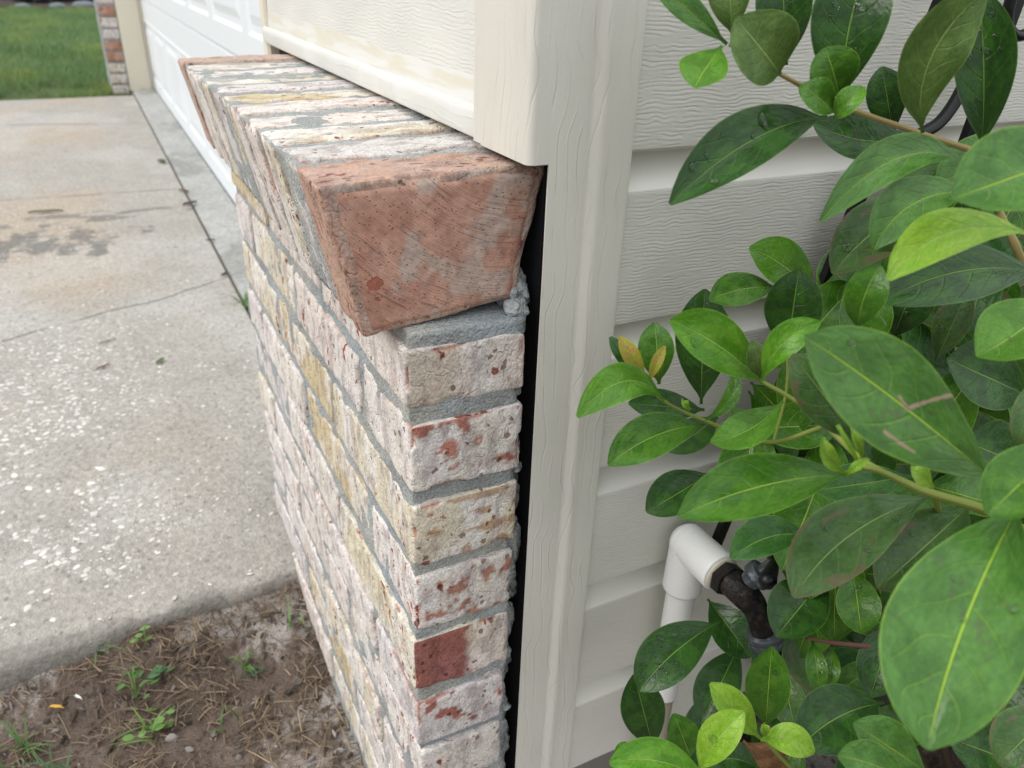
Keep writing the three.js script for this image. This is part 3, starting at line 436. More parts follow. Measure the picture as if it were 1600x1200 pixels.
  for (let k = -2; k < 22; k++) { const y = -0.575 + k * CH, s = sk[mod(8 - k, 9)]; if (y > 1.0) break;
    mesh('brick', brickGeo(0.004 + r() * 0.004, 0.103, y, y + 0.057, -5.86, -5.652 + r() * 0.004, { cell: 0.009, r: 0.005, amp: 0.0016, seed: 300 + k * 3.3, chip: 0.6, tint: k === 3 || k === 4 || k === 7 ? (x) => mix3([1, 0.92, 0.9], [0.9, 0.66, 0.56], sstep(0.045, 0.065, k === 3 ? 0.11 - x : x)) : null }), s, p);
    if (k % 2) mesh('brick', brickGeo(0.002, 0.1, y, y + 0.057, -6.1, -5.87, { cell: 0.012, r: 0.005, amp: 0.0016, seed: 400 + k * 3.3 }), s, p); else mesh('brick', brickGeo(0.002, 0.1, y, y + 0.057, -5.98, -5.87, { cell: 0.012, r: 0.005, amp: 0.0016, seed: 500 + k * 3.3 }), s, p); }
  const m = new THREE.BoxGeometry(0.1, 1.62, 0.5, 6, 60, 8), q = m.attributes.position; for (let i = 0; i < q.count; i++) { const l = (fb3(q.getX(i), q.getY(i), q.getZ(i), 25, 3, 3) - 0.5) * 0.008; q.setXYZ(i, q.getX(i) + 0.055 + (q.getX(i) < 0 ? l - 0.003 : 0), q.getY(i) + 0.22, q.getZ(i) - 5.908 + l); } m.setAttribute('color', new THREE.BufferAttribute(new Float32Array(q.count * 3).fill(1.0), 3)); mesh('mortar', smooth(m), mortarMat, p);
}
// ---------- outdoor faucet on its plastic pipe ----------
const tube = (pts, r, seg = 40, rs = 14) => { const c = new THREE.CatmullRomCurve3(pts, false, 'centripetal'), g = new THREE.TubeGeometry(c, seg, 1, rs, false), p = g.attributes.position, n = g.attributes.normal; const rad = typeof r === 'function' ? r : () => r; for (let i = 0; i < p.count; i++) { const t = Math.floor(i / (rs + 1)) / seg, k = rad(t) - 1; p.setXYZ(i, p.getX(i) + n.getX(i) * k, p.getY(i) + n.getY(i) * k, p.getZ(i) + n.getZ(i) * k); } g.computeVertexNormals(); return g; };
const lathe = (pr, at, dir, seg = 36) => { const g = new THREE.LatheGeometry(pr.map((q) => new THREE.Vector2(q[0], q[1])), seg); g.applyQuaternion(new THREE.Quaternion().setFromUnitVectors(V(0, 1, 0), dir.clone().normalize())); g.translate(at.x, at.y, at.z); return g; };
{
  const f = thing('outdoor_faucet', 'white plastic pipe and elbow with a dark brass hose faucet, half hidden by the shrub', 'faucet', [0.2465, -0.172, 0.03]);
  mesh('pipe', lathe([[0.0116, -0.186], [0.0133, -0.188], [0.0135, -0.186], [0.01335, -0.05], [0.0133, -0.02]], V(0, 0, 0), V(0, 1, 0), 40), pvcMat, f);
  mesh('riser_pipe', lathe([[0.0108, -0.47], [0.0108, -0.187]], V(0, 0, 0), V(0, 1, 0), 28), std({ color: 0xa59c8c, roughness: 0.5 }), f);
  const sock = [[0.0133, 0], [0.0172, 0], [0.0178, 0.0012], [0.0179, 0.003], [0.0176, 0.02], [0.0172, 0.048]];
  const el = [lathe(sock, V(0, -0.05, 0), V(0, 1, 0), 44), lathe(sock, V(0, 0, 0.042), V(0, 0, -1), 44)];
  const bend = []; for (let i = 0; i <= 14; i++) { const a = i / 14 * Math.PI / 2; bend.push(V(0, -0.006 + 0.006 * Math.sin(a), 0.006 - 0.006 * Math.cos(a))); } const sp = new THREE.SphereGeometry(0.0176, 40, 28); el.push(sp);
  mesh('elbow', mergeGeometries(el.map((g) => { const q = g.index ? g.toNonIndexed() : g; return q; })), pvcMat, f);
  mesh('rim', lathe([[0.0108, 0], [0.0155, 0.0002], [0.0158, 0.003], [0.012, 0.0034]], V(0, 0, 0.041), V(0, 0, 1), 40), std({ color: 0xd6cdb8, roughness: 0.5 }), f);
  const hexg = new THREE.CylinderGeometry(0.0148, 0.0148, 0.009, 6); hexg.rotateX(Math.PI / 2); const nb = creased(hexg, 20); nb.translate(0, 0, 0.0495);
  mesh('hex_nut', nb, brassMat, f);
  mesh('body', tube([V(0, 0, 0.044), V(0.001, 0, 0.056), V(0.004, -0.003, 0.066), V(0.009, -0.011, 0.0745), V(0.0145, -0.025, 0.08), V(0.0175, -0.037, 0.083)], (t) => 0.0103 + 0.0022 * Math.sin(Math.min(1, t * 1.6) * Math.PI) - 0.0004 * t, 40, 22), brassMat, f);
  mesh('outlet_ring', lathe([[0.009, 0.002], [0.0132, 0.0022], [0.0143, 0.004], [0.0143, 0.0075], [0.0132, 0.009], [0.0134, 0.011], [0.0144, 0.0125], [0.0143, 0.016], [0.0132, 0.0175], [0.0115, 0.0176], [0.0108, 0.012]], V(0.0172, -0.0335, 0.0828), V(0.22, -0.95, 0.22), 40), zincMat, f);
  const bd = V(0.5, 0.78, 0.3).normalize(), b0 = V(0.005, 0.0, 0.063);
  const bon = mesh('bonnet', mergeGeometries([lathe([[0.0085, 0], [0.0088, 0.013], [0.0118, 0.0135], [0.0122, 0.015], [0.0122, 0.021], [0.0115, 0.0225], [0.0062, 0.023], [0.0052, 0.034], [0, 0.0345]], b0, bd, 30)]), zincMat, f);
  const h0 = b0.clone().addScaledVector(bd, 0.031), sd = V(-0.75, 0.2, 0.62).normalize();
  mesh('handle', mergeGeometries([tube([h0.clone().addScaledVector(sd, -0.026), h0.clone().addScaledVector(bd, 0.003), h0.clone().addScaledVector(sd, 0.026)], (t) => 0.0042 + 0.0028 * Math.abs(t - 0.5) * 2, 24, 14), new THREE.SphereGeometry(0.0072, 18, 14).translate(...h0.clone().addScaledVector(sd, 0.026).toArray()), new THREE.SphereGeometry(0.0072, 18, 14).translate(...h0.clone().addScaledVector(sd, -0.026).toArray())]), ironMat, f);
}
// ---------- wrought-iron plant support against the siding ----------
{
  const t = thing('plant_trellis', 'black wrought iron plant trellis with a curled end, behind the shrub', 'trellis');
  const bar = (a, b, w) => { const d = b.clone().sub(a), g = new THREE.BoxGeometry(w, d.length(), 0.006, 1, 8, 1); g.applyQuaternion(new THREE.Quaternion().setFromUnitVectors(V(0, 1, 0), d.clone().normalize())); g.translate((a.x + b.x) / 2, (a.y + b.y) / 2, (a.z + b.z) / 2); return g; };
  mesh('bar', bar(V(0.445, 0.5, 0.035), V(0.262, -0.22, 0.035), 0.0095), ironMat, t);
  mesh('bar', bar(V(0.475, 0.32, 0.035), V(0.36, -0.64, 0.035), 0.0095), ironMat, t);
  mesh('bar', bar(V(0.62, 0.5, 0.035), V(0.6, -0.64, 0.035), 0.0095), ironMat, t);
  const sc = []; for (let i = 0; i <= 60; i++) { const a = i / 60, th = Math.PI * (1.05 + 1.75 * a), r = 0.021 + 0.004 * a; sc.push(V(0.474 + Math.cos(th) * r, 0.262 + Math.sin(th) * r, 0.04)); }
  mesh('scroll', tube([V(0.453, 0.36, 0.036), V(0.452, 0.3, 0.04), ...sc], 0.0042, 120, 12), ironMat, t);
  mesh('scroll', tube([V(0.40, 0.172, 0.036), V(0.416, 0.18, 0.037), V(0.43, 0.2, 0.037), V(0.438, 0.24, 0.037)], 0.0048, 40, 12), ironMat, t);
}
// ---------- shrub ----------
const LT = {};
{
  const vein = (u, v) => { // 0..1: midrib and the arching side veins
    const q = Math.abs(u - 0.5) * 2, mid = 1 - sstep(0.012, 0.048 - 0.024 * v, q), s = (v - q * 0.1 - 0.16 * q * q + (u > 0.5 ? 0.05 : 0) + 0.012 * Math.sin(v * 23 + u * 9)) * 6.6, fr = Math.abs(s - Math.round(s)); const side = (1 - sstep(0.02, 0.06, fr)) * (1 - sstep(0.55, 0.95, q)) * sstep(0.02, 0.1, q);
    return [mid, side]; };
  const N = 256, H = 512;
  const mk = (base, light, vn, spot, rough, trans, seed, brownEdge = 0, marks = []) => {
    const B = hex(base), L = hex(light), Vn = hex(vn);
    const f = (u, v) => { const [m, s] = vein(u, v); const a = fb2(u, v, 5, 7, 4, seed), b = fb2(u, v, 30, 50, 3, seed + 9), net = 1 - sstep(0.02, 0.16, Math.abs(fb2(u, v, 16, 30, 2, seed + 70) - 0.5) * 2), q = Math.abs(u - 0.5) * 2; let c = mix3(B, L, sstep(0.35, 0.7, a)); c = c.map((x) => x * (0.92 + 0.18 * (b - 0.5) * 2 * 0.6 + 0.05 * h3(u * N | 0, v * H | 0, seed))); c = mix3(c, Vn, s * 0.16 + net * 0.07); c = mix3(c, Vn, m * 0.8); c = mix3(c, Vn, sstep(0.955, 0.99, q) * 0.4);
      const sp = sstep(0.765, 0.785, fb2(u, v, 11, 20, 3, seed + 30)); c = mix3(c, hex(0x5d4a4c), sp * spot); if (brownEdge) c = mix3(c, hex(0x6b5644), sstep(0.56, 0.7, fb2(u, v, 6, 9, 4, seed + 50) + 0.35 * (v - 0.75) + 0.2 * (q - 0.6)) * brownEdge); for (const [u0, v0, u1, v1] of marks) { const du = (u1 - u0) * 0.45, dv = v1 - v0, pu = (u - u0) * 0.45, pv = v - v0, t = clamp((pu * du + pv * dv) / (du * du + dv * dv)), d = Math.hypot(pu - t * du, pv - t * dv) + 0.008 * (fb2(u, v, 20, 40, 3, 5) - 0.5); c = mix3(c, hex(0x9a8670), 1 - sstep(0.005, 0.011, d)); } return c; };
    return new THREE.MeshPhysicalMaterial({ map: tex(N, H, f, true), bumpMap: LT.b, bumpScale: 0.0011, roughness: rough, transmission: trans, thickness: 0, specularIntensity: 0.55, side: THREE.DoubleSide });
  };
  LT.b = tex(N, H, (u, v) => { const [m, s] = vein(u, v); return 0.55 - 0.45 * m - 0.22 * s + 0.25 * (fb2(u, v, 14, 26, 3, 3) - 0.5); });
  LT.dark = mk(0x294a1c, 0x345d20, 0x80a04a, 0.12, 0.2, 0.07, 1); LT.mid = mk(0x3b691a, 0x4c7b22, 0xaac854, 0.08, 0.2, 0.12, 2); LT.bright = mk(0x548626, 0x649a30, 0xb6d264, 0.0, 0.22, 0.2, 3);
  LT.fresh = mk(0x55901c, 0x6ca42c, 0xbcd86e, 0.0, 0.28, 0.22, 4); LT.lime = mk(0x8bbd2e, 0xa2cc45, 0xd2e690, 0.0, 0.36, 0.3, 5); LT.pale = mk(0x446f2b, 0x538037, 0xa8c640, 0.25, 0.22, 0.1, 6);
  LT.grey = mk(0x3c5c2a, 0x4a6a34, 0x90aa60, 0.3, 0.25, 0.07, 7, 0.6); LT.torn = mk(0x446f2b, 0x538037, 0xa8c640, 0.3, 0.22, 0.1, 6, 0, [[0.5, 0.47, 1, 0.35], [0.5, 0.47, 0.55, 0.52], [0.18, 0.52, 0.14, 0.38]]); LT.olive = mk(0x4f6b2e, 0x607d3b, 0xa2b86a, 0.1, 0.4, 0.16, 8); LT.blue = mk(0x335f25, 0x406f2e, 0x9cbc58, 0.12, 0.22, 0.1, 9);
  LT.yellow = mk(0xa8a83a, 0xb8924a, 0xd6d27a, 0.0, 0.5, 0.3, 10); LT.brown = mk(0x5e4028, 0x7b5a3c, 0x8d6e4e, 0.3, 0.8, 0.05, 11);
}
const bark = { scar: std({ color: 0x8d7a66, roughness: 0.9 }), bark: std({ color: 0x9a8a58, roughness: 0.8 }), green: std({ color: 0x7d8a3a, roughness: 0.6 }), red: std({ color: 0x6e4a40, roughness: 0.8 }), wood: std({ color: 0x5b4a3a, roughness: 0.95 }) };
const shrub = thing('shrub', 'glossy green broad-leaved shrub growing against the siding', 'shrub');
const dropMat = new THREE.MeshPhysicalMaterial({ color: 0xffffff, roughness: 0.03, transmission: 1, ior: 1.33, thickness: 0.002, specularIntensity: 1 });
let leafNo = 0;
function L(tone, bx, by, bz, mx, my, mz, tx, ty, tz, w, nx, ny, nz, fold, drops) { // base, point halfway, tip, width, the way the blade faces, fold along the midrib
  const s = ++leafNo, B = V(bx, by, bz), M = V(mx, my, mz), T = V(tx, ty, tz), Nn = V(nx, ny, nz), K = M.clone().multiplyScalar(2).addScaledVector(B, -0.5).addScaledVector(T, -0.5);
  const NU = 10, NV = 20, len = B.distanceTo(T), asym = 0.94 + 0.12 * h3(s, 1, 1), ph = h3(s, 2, 2) * 6.28, curl = (h3(s, 3, 3) - 0.45) * 0.22;
  const at = (u, t) => {
    const a = (1 - t) * (1 - t), b = 2 * t * (1 - t), c = t * t, C = V(0, 0, 0).addScaledVector(B, a).addScaledVector(K, b).addScaledVector(T, c), D = V(0, 0, 0).addScaledVector(B, t - 1).addScaledVector(K, 1 - 2 * t).addScaledVector(T, t).normalize();
    const S = D.clone().cross(Nn).normalize(), N = S.clone().cross(D).normalize(), tt = clamp((t - 0.06) / 0.94), q = u * 2 - 1;
    const prof = Math.pow(Math.sin(Math.PI * Math.pow(tt, 1.2)), 0.68) * (1 - 0.06 * tt) * (tt > 0.9 ? 1 - 0.2 * (tt - 0.9) * 10 * (tt - 0.9) * 10 : 1), hw = Math.max(prof * w / 2 * (q < 0 ? asym : 2 - asym), 0.0011);
    const lift = fold * Math.abs(q) * hw + curl * q * q * hw * 1.4 + Math.sin(t * 9 + ph + (q > 0 ? 1.7 : 0)) * 0.045 * hw * q * q + 0.02 * hw * Math.sin(tt * 46 + ph) * q * q * 0.6;
    return C.addScaledVector(S, q * hw).addScaledVector(N, lift); };
  const g = grid(NU, NV, (u, v) => { const p = at(u, v).sub(B); return [p.x, p.y, p.z]; }, (u, v) => [u, v]);
  const m = mesh('leaf', g, LT[tone], shrub); m.position.copy(B);
  if (drops) { const r = RNG(s * 31), G = []; for (let i = 0; i < drops; i++) { const u = 0.15 + 0.7 * r(), v = 0.25 + 0.6 * r(), p = at(u, v), a = at(Math.min(1, u + 0.03), v), b = at(u, Math.min(1, v + 0.03)), n = a.sub(p).cross(b.sub(p)).normalize(); if (n.dot(Nn) < 0) n.negate(); const rd = 0.0011 + 0.002 * r() * r(), d = new THREE.SphereGeometry(rd, 12, 8); d.scale(1, 0.5, 1 + 1.2 * r() * r()); d.applyQuaternion(new THREE.Quaternion().setFromUnitVectors(V(0, 1, 0), n)); p.sub(B).addScaledVector(n, rd * 0.22); d.translate(p.x, p.y, p.z); G.push(d); } mesh('water_drop', mergeGeometries(G), dropMat, m).userData.kind = 'stuff'; }
  return m;
}
function S(tone, r0, r1, pts, name = 'stem') { const g = tube(pts, (t) => mix(r0, r1, t) * (0.9 + 0.25 * n3(t * 14, r0 * 999, 1)), 10 * pts.length, 10); mesh(name, g, bark[tone], shrub); }
L('dark',.227,.202,.100,.164,.195,.110,.104,.167,.120,0.033,-.091,.718,.691,0.3,9);
L('bright',.158,.239,.080,.132,.229,.099,.120,.222,.108,0.026,-.136,.921,.365,0.3,0);
L('pale',.168,.239,.072,.141,.256,.068,.122,.272,.054,0.016,-.231,.207,.951,0.3,0);
L('olive',.172,.243,.071,.166,.263,.071,.170,.283,.060,0.024,-.626,.196,.755,0.3,0);
L('olive',.191,.225,.093,.173,.237,.097,.160,.253,.085,0.039,-.203,.045,.978,0.3,0);
L('dark',.219,.227,.068,.211,.255,.067,.212,.281,.057,0.032,-.651,.063,.756,0.3,0);
L('dark',.235,.209,.100,.230,.250,.099,.241,.288,.094,0.042,-.761,.104,.640,0.3,5);
L('mid',.227,.213,.106,.213,.228,.110,.208,.240,.105,0.028,-.358,-.232,.905,0.3,0);
L('mid',.216,.207,.116,.199,.216,.116,.193,.222,.108,0.019,-.199,.223,.954,0.3,0);
L('bright',.213,.204,.117,.212,.214,.125,.222,.222,.124,0.014,-.841,.272,.469,0.3,0);
L('dark',.326,.184,.086,.286,.182,.080,.260,.191,.059,0.032,-.264,.533,.804,0.3,0);
L('dark',.322,.183,.072,.309,.205,.072,.306,.224,.064,0.026,-.594,-.082,.800,0.3,0);
L('olive',.284,.194,.122,.267,.236,.127,.283,.272,.139,0.035,-.635,-.169,.754,0.3,0);
L('dark',.323,.184,.136,.312,.229,.130,.309,.270,.115,0.033,-.750,.039,.660,0.3,9);
L('pale',.295,.180,.149,.233,.189,.150,.172,.162,.159,0.024,-.051,.723,.689,0.3,0);
L('grey',.321,.158,.125,.260,.142,.129,.221,.118,.134,0.038,-.283,.828,.484,0.3,3);
L('pale',.278,.171,.171,.231,.169,.168,.203,.147,.171,0.029,-.251,.813,.525,0.3,0);
L('olive',.249,.146,.177,.222,.147,.173,.205,.144,.161,0.007,-.272,.677,.684,0.3,0);
L('lime',.244,.166,.226,.192,.172,.219,.155,.153,.219,0.024,-.162,.808,.566,0.3,0);
L('pale',.242,.213,.242,.193,.204,.242,.159,.194,.235,0.042,-.229,.798,.558,0.3,0);
L('dark',.333,.123,.190,.270,.129,.180,.217,.115,.173,0.040,-.150,.787,.599,0.3,0);
L('mid',.187,.109,.186,.180,.130,.190,.187,.146,.189,0.021,-.851,-.048,.523,0.3,0);
L('bright',.263,.080,.090,.237,.103,.083,.215,.115,.069,0.032,-.155,.339,.928,0.3,0);
L('mid',.234,.089,.082,.202,.093,.083,.179,.087,.079,0.025,-.050,.764,.643,0.3,0);
L('dark',.225,.054,.110,.217,.087,.114,.219,.113,.110,0.036,-.727,-.077,.683,0.3,0);
L('fresh',.178,.055,.137,.142,.085,.133,.111,.102,.124,0.033,.089,.375,.923,0.3,1);
L('fresh',.165,.065,.149,.168,.091,.155,.186,.104,.162,0.019,-.859,.337,.386,0.3,0);
L('olive',.171,.062,.142,.162,.077,.145,.161,.088,.140,0.013,-.467,-.119,.876,0.3,0);
L('dark',.199,-.001,.066,.194,.045,.063,.197,.083,.053,0.039,-.636,.099,.766,0.3,3);
L('bright',.123,.043,.115,.093,.063,.114,.060,.048,.117,0.024,.080,.726,.683,0.3,0);
L('yellow',.115,.053,.105,.105,.070,.103,.101,.081,.093,0.011,-.288,.235,.928,0.3,0);
L('yellow',.114,.055,.109,.114,.070,.114,.121,.079,.111,0.007,-.779,.171,.604,0.3,0);
L('mid',.134,.043,.095,.130,.065,.094,.133,.081,.084,0.023,-.553,.205,.808,0.3,0);
L('dark',.125,.045,.088,.112,.062,.086,.107,.072,.075,0.011,-.216,.301,.929,0.3,0);
L('mid',.155,.021,.119,.114,.025,.122,.081,.013,.123,0.029,-.063,.852,.520,0.3,0);
L('dark',.188,.005,.082,.156,.014,.080,.131,.017,.070,0.024,.006,.705,.709,0.3,0);
L('dark',.189,.006,.095,.162,.003,.103,.143,-.005,.103,0.024,-.125,.881,.457,0.3,0);
L('bright',.202,.036,.135,.169,.028,.143,.144,.022,.138,0.024,-.179,.860,.477,0.3,0);
L('mid',.150,.029,.124,.158,.046,.133,.165,.061,.126,0.010,-.780,.334,.529,0.3,0);
L('lime',.143,.034,.117,.136,.041,.120,.137,.043,.115,0.005,-.108,.138,.985,0.3,0);
L('mid',.169,.041,.217,.114,.046,.211,.067,.036,.204,0.033,-.101,.847,.521,0.2,0);
L('dark',.184,-.033,.103,.152,-.037,.109,.128,-.047,.107,0.031,-.176,.869,.463,0.3,0);
L('torn',.193,.066,.278,.136,.111,.255,.094,.141,.232,0.047,-.124,.397,.909,0.2,2);
L('grey',.161,.066,.223,.140,.092,.214,.128,.111,.198,0.028,-.309,.282,.908,0.3,0);
L('lime',.161,.059,.227,.152,.072,.229,.151,.078,.224,0.005,-.349,-.005,.937,0.3,0);
L('lime',.152,.053,.226,.136,.066,.227,.134,.076,.222,0.009,-.081,.116,.990,0.3,0);
L('lime',.152,.052,.227,.151,.060,.232,.160,.062,.231,0.005,-.824,.494,.278,0.3,0);
L('lime',.160,.054,.230,.148,.070,.228,.145,.079,.220,0.003,-.364,.160,.917,0.3,0);
L('lime',.199,.042,.245,.186,.053,.245,.183,.057,.240,0.011,-.014,.295,.955,0.3,0);
L('grey',.242,.010,.223,.175,.004,.224,.131,-.018,.232,0.040,-.205,.918,.339,0.12,3);
L('blue',.202,-.039,.180,.169,-.030,.177,.142,-.040,.174,0.027,-.045,.933,.357,0.3,0);
L('blue',.266,-.003,.192,.229,-.002,.186,.202,-.007,.174,0.027,-.206,.820,.534,0.3,0);
L('grey',.270,.001,.230,.227,-.013,.236,.195,-.033,.236,0.041,-.368,.878,.307,0.3,2);
L('dark',.212,-.175,.113,.164,-.182,.119,.131,-.202,.124,0.041,-.247,.902,.354,0.3,9);
L('dark',.157,-.284,.123,.145,-.239,.117,.139,-.206,.106,0.036,-.339,.134,.931,0.3,0);
L('mid',.151,-.241,.172,.140,-.210,.168,.135,-.191,.158,0.025,-.246,.173,.954,0.3,0);
L('mid',.185,-.189,.197,.179,-.147,.195,.180,-.116,.189,0.030,-.713,.032,.700,0.3,2);
L('lime',.162,-.170,.211,.141,-.141,.204,.128,-.123,.191,0.021,-.002,.395,.919,0.3,0);
L('lime',.111,-.173,.212,.117,-.141,.216,.132,-.122,.218,0.023,-.888,.339,.312,0.3,1);
L('lime',.150,-.154,.221,.158,-.143,.233,.172,-.151,.244,0.020,-.429,.851,.302,0.3,0);
L('fresh',.117,-.180,.220,.083,-.154,.206,.053,-.152,.195,0.026,.118,.795,.594,0.3,0);
L('lime',.153,-.152,.221,.147,-.139,.224,.148,-.135,.222,0.006,-.529,-.156,.834,0.3,0);
L('mid',.109,-.258,.134,.110,-.241,.138,.116,-.236,.137,0.010,-.900,.223,.374,0.3,0);
L('dark',.159,-.189,.221,.133,-.173,.212,.111,-.186,.207,0.028,-.079,.906,.416,0.3,0);
L('brown',.175,-.206,.189,.181,-.206,.206,.195,-.209,.214,0.020,-.361,.849,.387,0.3,0);
L('dark',.253,-.216,.057,.253,-.223,.088,.259,-.238,.111,0.037,-.453,.811,.370,0.3,0);
L('dark',.283,-.266,.077,.249,-.281,.095,.223,-.304,.106,0.039,-.386,.865,.321,0.3,0);
L('dark',.260,-.320,.072,.244,-.338,.088,.236,-.366,.099,0.033,-.582,.623,.523,0.3,0);
L('dark',.292,-.141,.135,.256,-.148,.147,.229,-.162,.153,0.044,-.230,.932,.280,0.3,3);
L('mid',.297,-.122,.152,.284,-.132,.171,.279,-.150,.185,0.032,-.549,.760,.349,0.3,2);
L('mid',.260,-.172,.162,.250,-.177,.177,.247,-.192,.187,0.016,-.519,.773,.364,0.3,2);
L('mid',.273,-.175,.171,.259,-.178,.183,.254,-.190,.189,0.013,-.447,.857,.256,0.3,2);
L('grey',.248,-.204,.150,.238,-.213,.170,.236,-.231,.184,0.028,-.500,.767,.402,0.3,0);
L('dark',.262,-.171,.226,.217,-.163,.225,.184,-.174,.226,0.045,-.048,.950,.309,0.3,0);
L('pale',.209,-.133,.291,.180,-.107,.281,.161,-.092,.267,0.028,.070,.563,.824,0.3,0);
L('pale',.184,-.121,.296,.159,-.103,.286,.143,-.100,.275,0.023,.037,.747,.664,0.3,0);
L('pale',.177,.076,.296,.120,.048,.319,.084,.016,.340,0.052,-.501,.859,.106,0.36,3);
L('mid',.191,.101,.295,.161,.094,.301,.143,.081,.301,0.028,-.349,.897,.272,0.3,1);
L('bright',.286,.127,.227,.247,.117,.233,.222,.107,.231,0.034,-.256,.887,.383,0.3,1);
L('grey',.311,.053,.156,.310,.080,.160,.319,.101,.157,0.022,-.881,.141,.451,0.3,2);
L('dark',.322,.049,.114,.322,.077,.117,.332,.100,.114,0.037,-.853,.158,.497,0.3,2);
L('dark',.378,.018,.136,.378,.048,.139,.388,.072,.134,0.035,-.872,.165,.460,0.3,0);
L('grey',.216,.111,.263,.199,.103,.274,.194,.089,.278,0.013,-.589,.762,.269,0.3,0);
L('dark',.299,-.164,.306,.263,-.142,.294,.239,-.131,.280,0.040,.095,.718,.689,0.3,3);
L('dark',.319,-.092,.273,.293,-.105,.282,.278,-.127,.286,0.040,-.597,.770,.226,0.3,0);
L('grey',.264,-.079,.313,.236,-.085,.317,.220,-.101,.316,0.032,-.436,.880,.190,0.3,0);
L('dark',.342,.044,.204,.305,.061,.195,.281,.072,.181,0.046,-.083,.529,.844,0.3,0);
L('dark',.315,.015,.232,.283,.030,.228,.264,.038,.218,0.041,.040,.597,.801,0.3,0);
L('dark',.272,-.051,.096,.281,-.036,.112,.298,-.027,.121,0.030,-.781,.571,.254,0.3,0);
L('dark',.336,-.166,.173,.309,-.183,.189,.291,-.208,.200,0.035,-.551,.778,.300,0.3,0);
L('dark',.367,-.198,.182,.350,-.159,.171,.343,-.130,.156,0.042,-.501,.167,.849,0.3,0);
L('blue',.538,-.399,.046,.586,-.380,.056,.637,-.383,.064,0.060,-.160,.987,.005,0.3,0);
L('grey',.373,-.452,.036,.378,-.475,.067,.398,-.504,.094,0.049,.071,.761,.645,0.3,0);
L('mid',.250,-.414,.090,.282,-.413,.110,.325,-.427,.129,0.054,.101,.988,.116,0.3,0);
L('grey',.373,-.382,.124,.374,-.351,.105,.376,-.326,.074,0.049,-.646,.526,.553,0.3,0);
L('pale',.445,-.482,.152,.404,-.477,.131,.378,-.485,.110,0.036,-.345,.796,.497,0.3,0);
L('mid',.351,-.199,.178,.313,-.164,.155,.279,-.144,.128,0.042,-.155,.540,.827,0.3,0);
L('pale',.722,-.295,.105,.716,-.328,.119,.711,-.372,.126,0.046,-.842,.258,.473,0.3,0);
L('mid',.267,-.036,.127,.236,-.058,.146,.212,-.088,.157,0.044,-.414,.745,.523,0.3,0);
L('pale',.383,-.091,.178,.346,-.079,.162,.318,-.074,.138,0.040,-.291,.619,.729,0.3,0);
L('mid',.582,-.475,.117,.596,-.423,.120,.618,-.388,.121,0.051,-.926,.376,-.022,0.3,0);
L('pale',.661,-.181,.094,.646,-.140,.081,.642,-.101,.060,0.040,-.796,.062,.602,0.3,0);
L('pale',.411,.011,.173,.386,.034,.151,.373,.046,.128,0.036,-.660,.206,.723,0.3,2);
L('grey',.549,-.210,.087,.552,-.219,.119,.561,-.244,.149,0.043,-.821,.421,.385,0.3,0);
L('blue',.552,-.187,.089,.581,-.174,.114,.614,-.166,.128,0.041,-.536,.716,.447,0.3,0);
L('grey',.361,.052,.082,.386,.061,.115,.419,.055,.144,0.046,-.626,.550,.553,0.3,2);
L('mid',.349,-.077,.137,.302,-.072,.131,.268,-.075,.121,0.035,-.087,.827,.555,0.3,0);
L('mid',.350,-.220,.039,.362,-.228,.067,.374,-.249,.088,0.042,-.041,.844,.535,0.3,2);
L('grey',.585,-.368,.068,.564,-.330,.044,.544,-.307,.020,0.057,-.176,.578,.797,0.3,0);
L('blue',.654,-.282,.091,.639,-.320,.105,.631,-.364,.112,0.054,-.960,.276,.052,0.3,0);
L('mid',.268,-.080,.151,.272,-.049,.131,.286,-.028,.108,0.036,-.843,.483,.236,0.3,2);
L('mid',.366,-.019,.141,.341,.004,.122,.329,.018,.098,0.031,-.639,.222,.737,0.3,2);
L('mid',.490,.158,.073,.452,.135,.091,.419,.100,.104,0.042,-.416,.775,.476,0.3,0);
L('mid',.238,-.105,.117,.244,-.067,.100,.258,-.041,.079,0.039,-.819,.462,.339,0.3,0);
L('blue',.436,.069,.065,.401,.068,.043,.379,.053,.022,0.057,-.436,.868,.237,0.3,0);
L('grey',.476,.150,.064,.435,.147,.051,.409,.144,.030,0.047,-.350,.744,.569,0.3,2);
L('mid',.336,-.173,.104,.315,-.202,.117,.300,-.243,.125,0.050,-.820,.499,.282,0.3,2);
L('blue',.569,-.555,.072,.527,-.562,.079,.497,-.586,.087,0.038,-.265,.841,.472,0.3,0);
L('mid',.541,-.084,.063,.558,-.093,.093,.582,-.122,.125,0.049,-.728,.250,.638,0.3,0);
L('mid',.233,-.023,.076,.258,-.016,.099,.290,-.014,.112,0.036,-.492,.599,.631,0.3,0);
L('pale',.350,-.032,.048,.347,-.042,.074,.353,-.069,.099,0.044,-.250,.782,.570,0.3,2);
L('mid',.494,-.256,.107,.503,-.225,.103,.516,-.199,.087,0.039,-.884,.415,.215,0.3,2);
L('pale',.643,-.401,.132,.659,-.383,.148,.694,-.380,.168,0.032,-.512,.815,.270,0.3,2);
L('mid',.834,-.726,.050,.798,-.697,.034,.761,-.693,.020,0.036,-.138,.546,.826,0.3,0);
L('mid',.325,.031,.068,.346,.067,.054,.379,.101,.034,0.059,-.777,.627,.053,0.3,0);
L('blue',.403,-.399,.062,.444,-.380,.076,.491,-.380,.089,0.050,-.262,.941,.214,0.3,0);
L('pale',.380,-.079,.135,.390,-.075,.161,.417,-.081,.185,0.041,-.325,.903,.283,0.3,0);
L('blue',.550,-.455,.041,.571,-.458,.071,.593,-.478,.098,0.039,-.297,.780,.550,0.3,0);
L('mid',.797,-.265,.059,.766,-.237,.034,.750,-.233,.020,0.050,-.082,.758,.648,0.3,0);
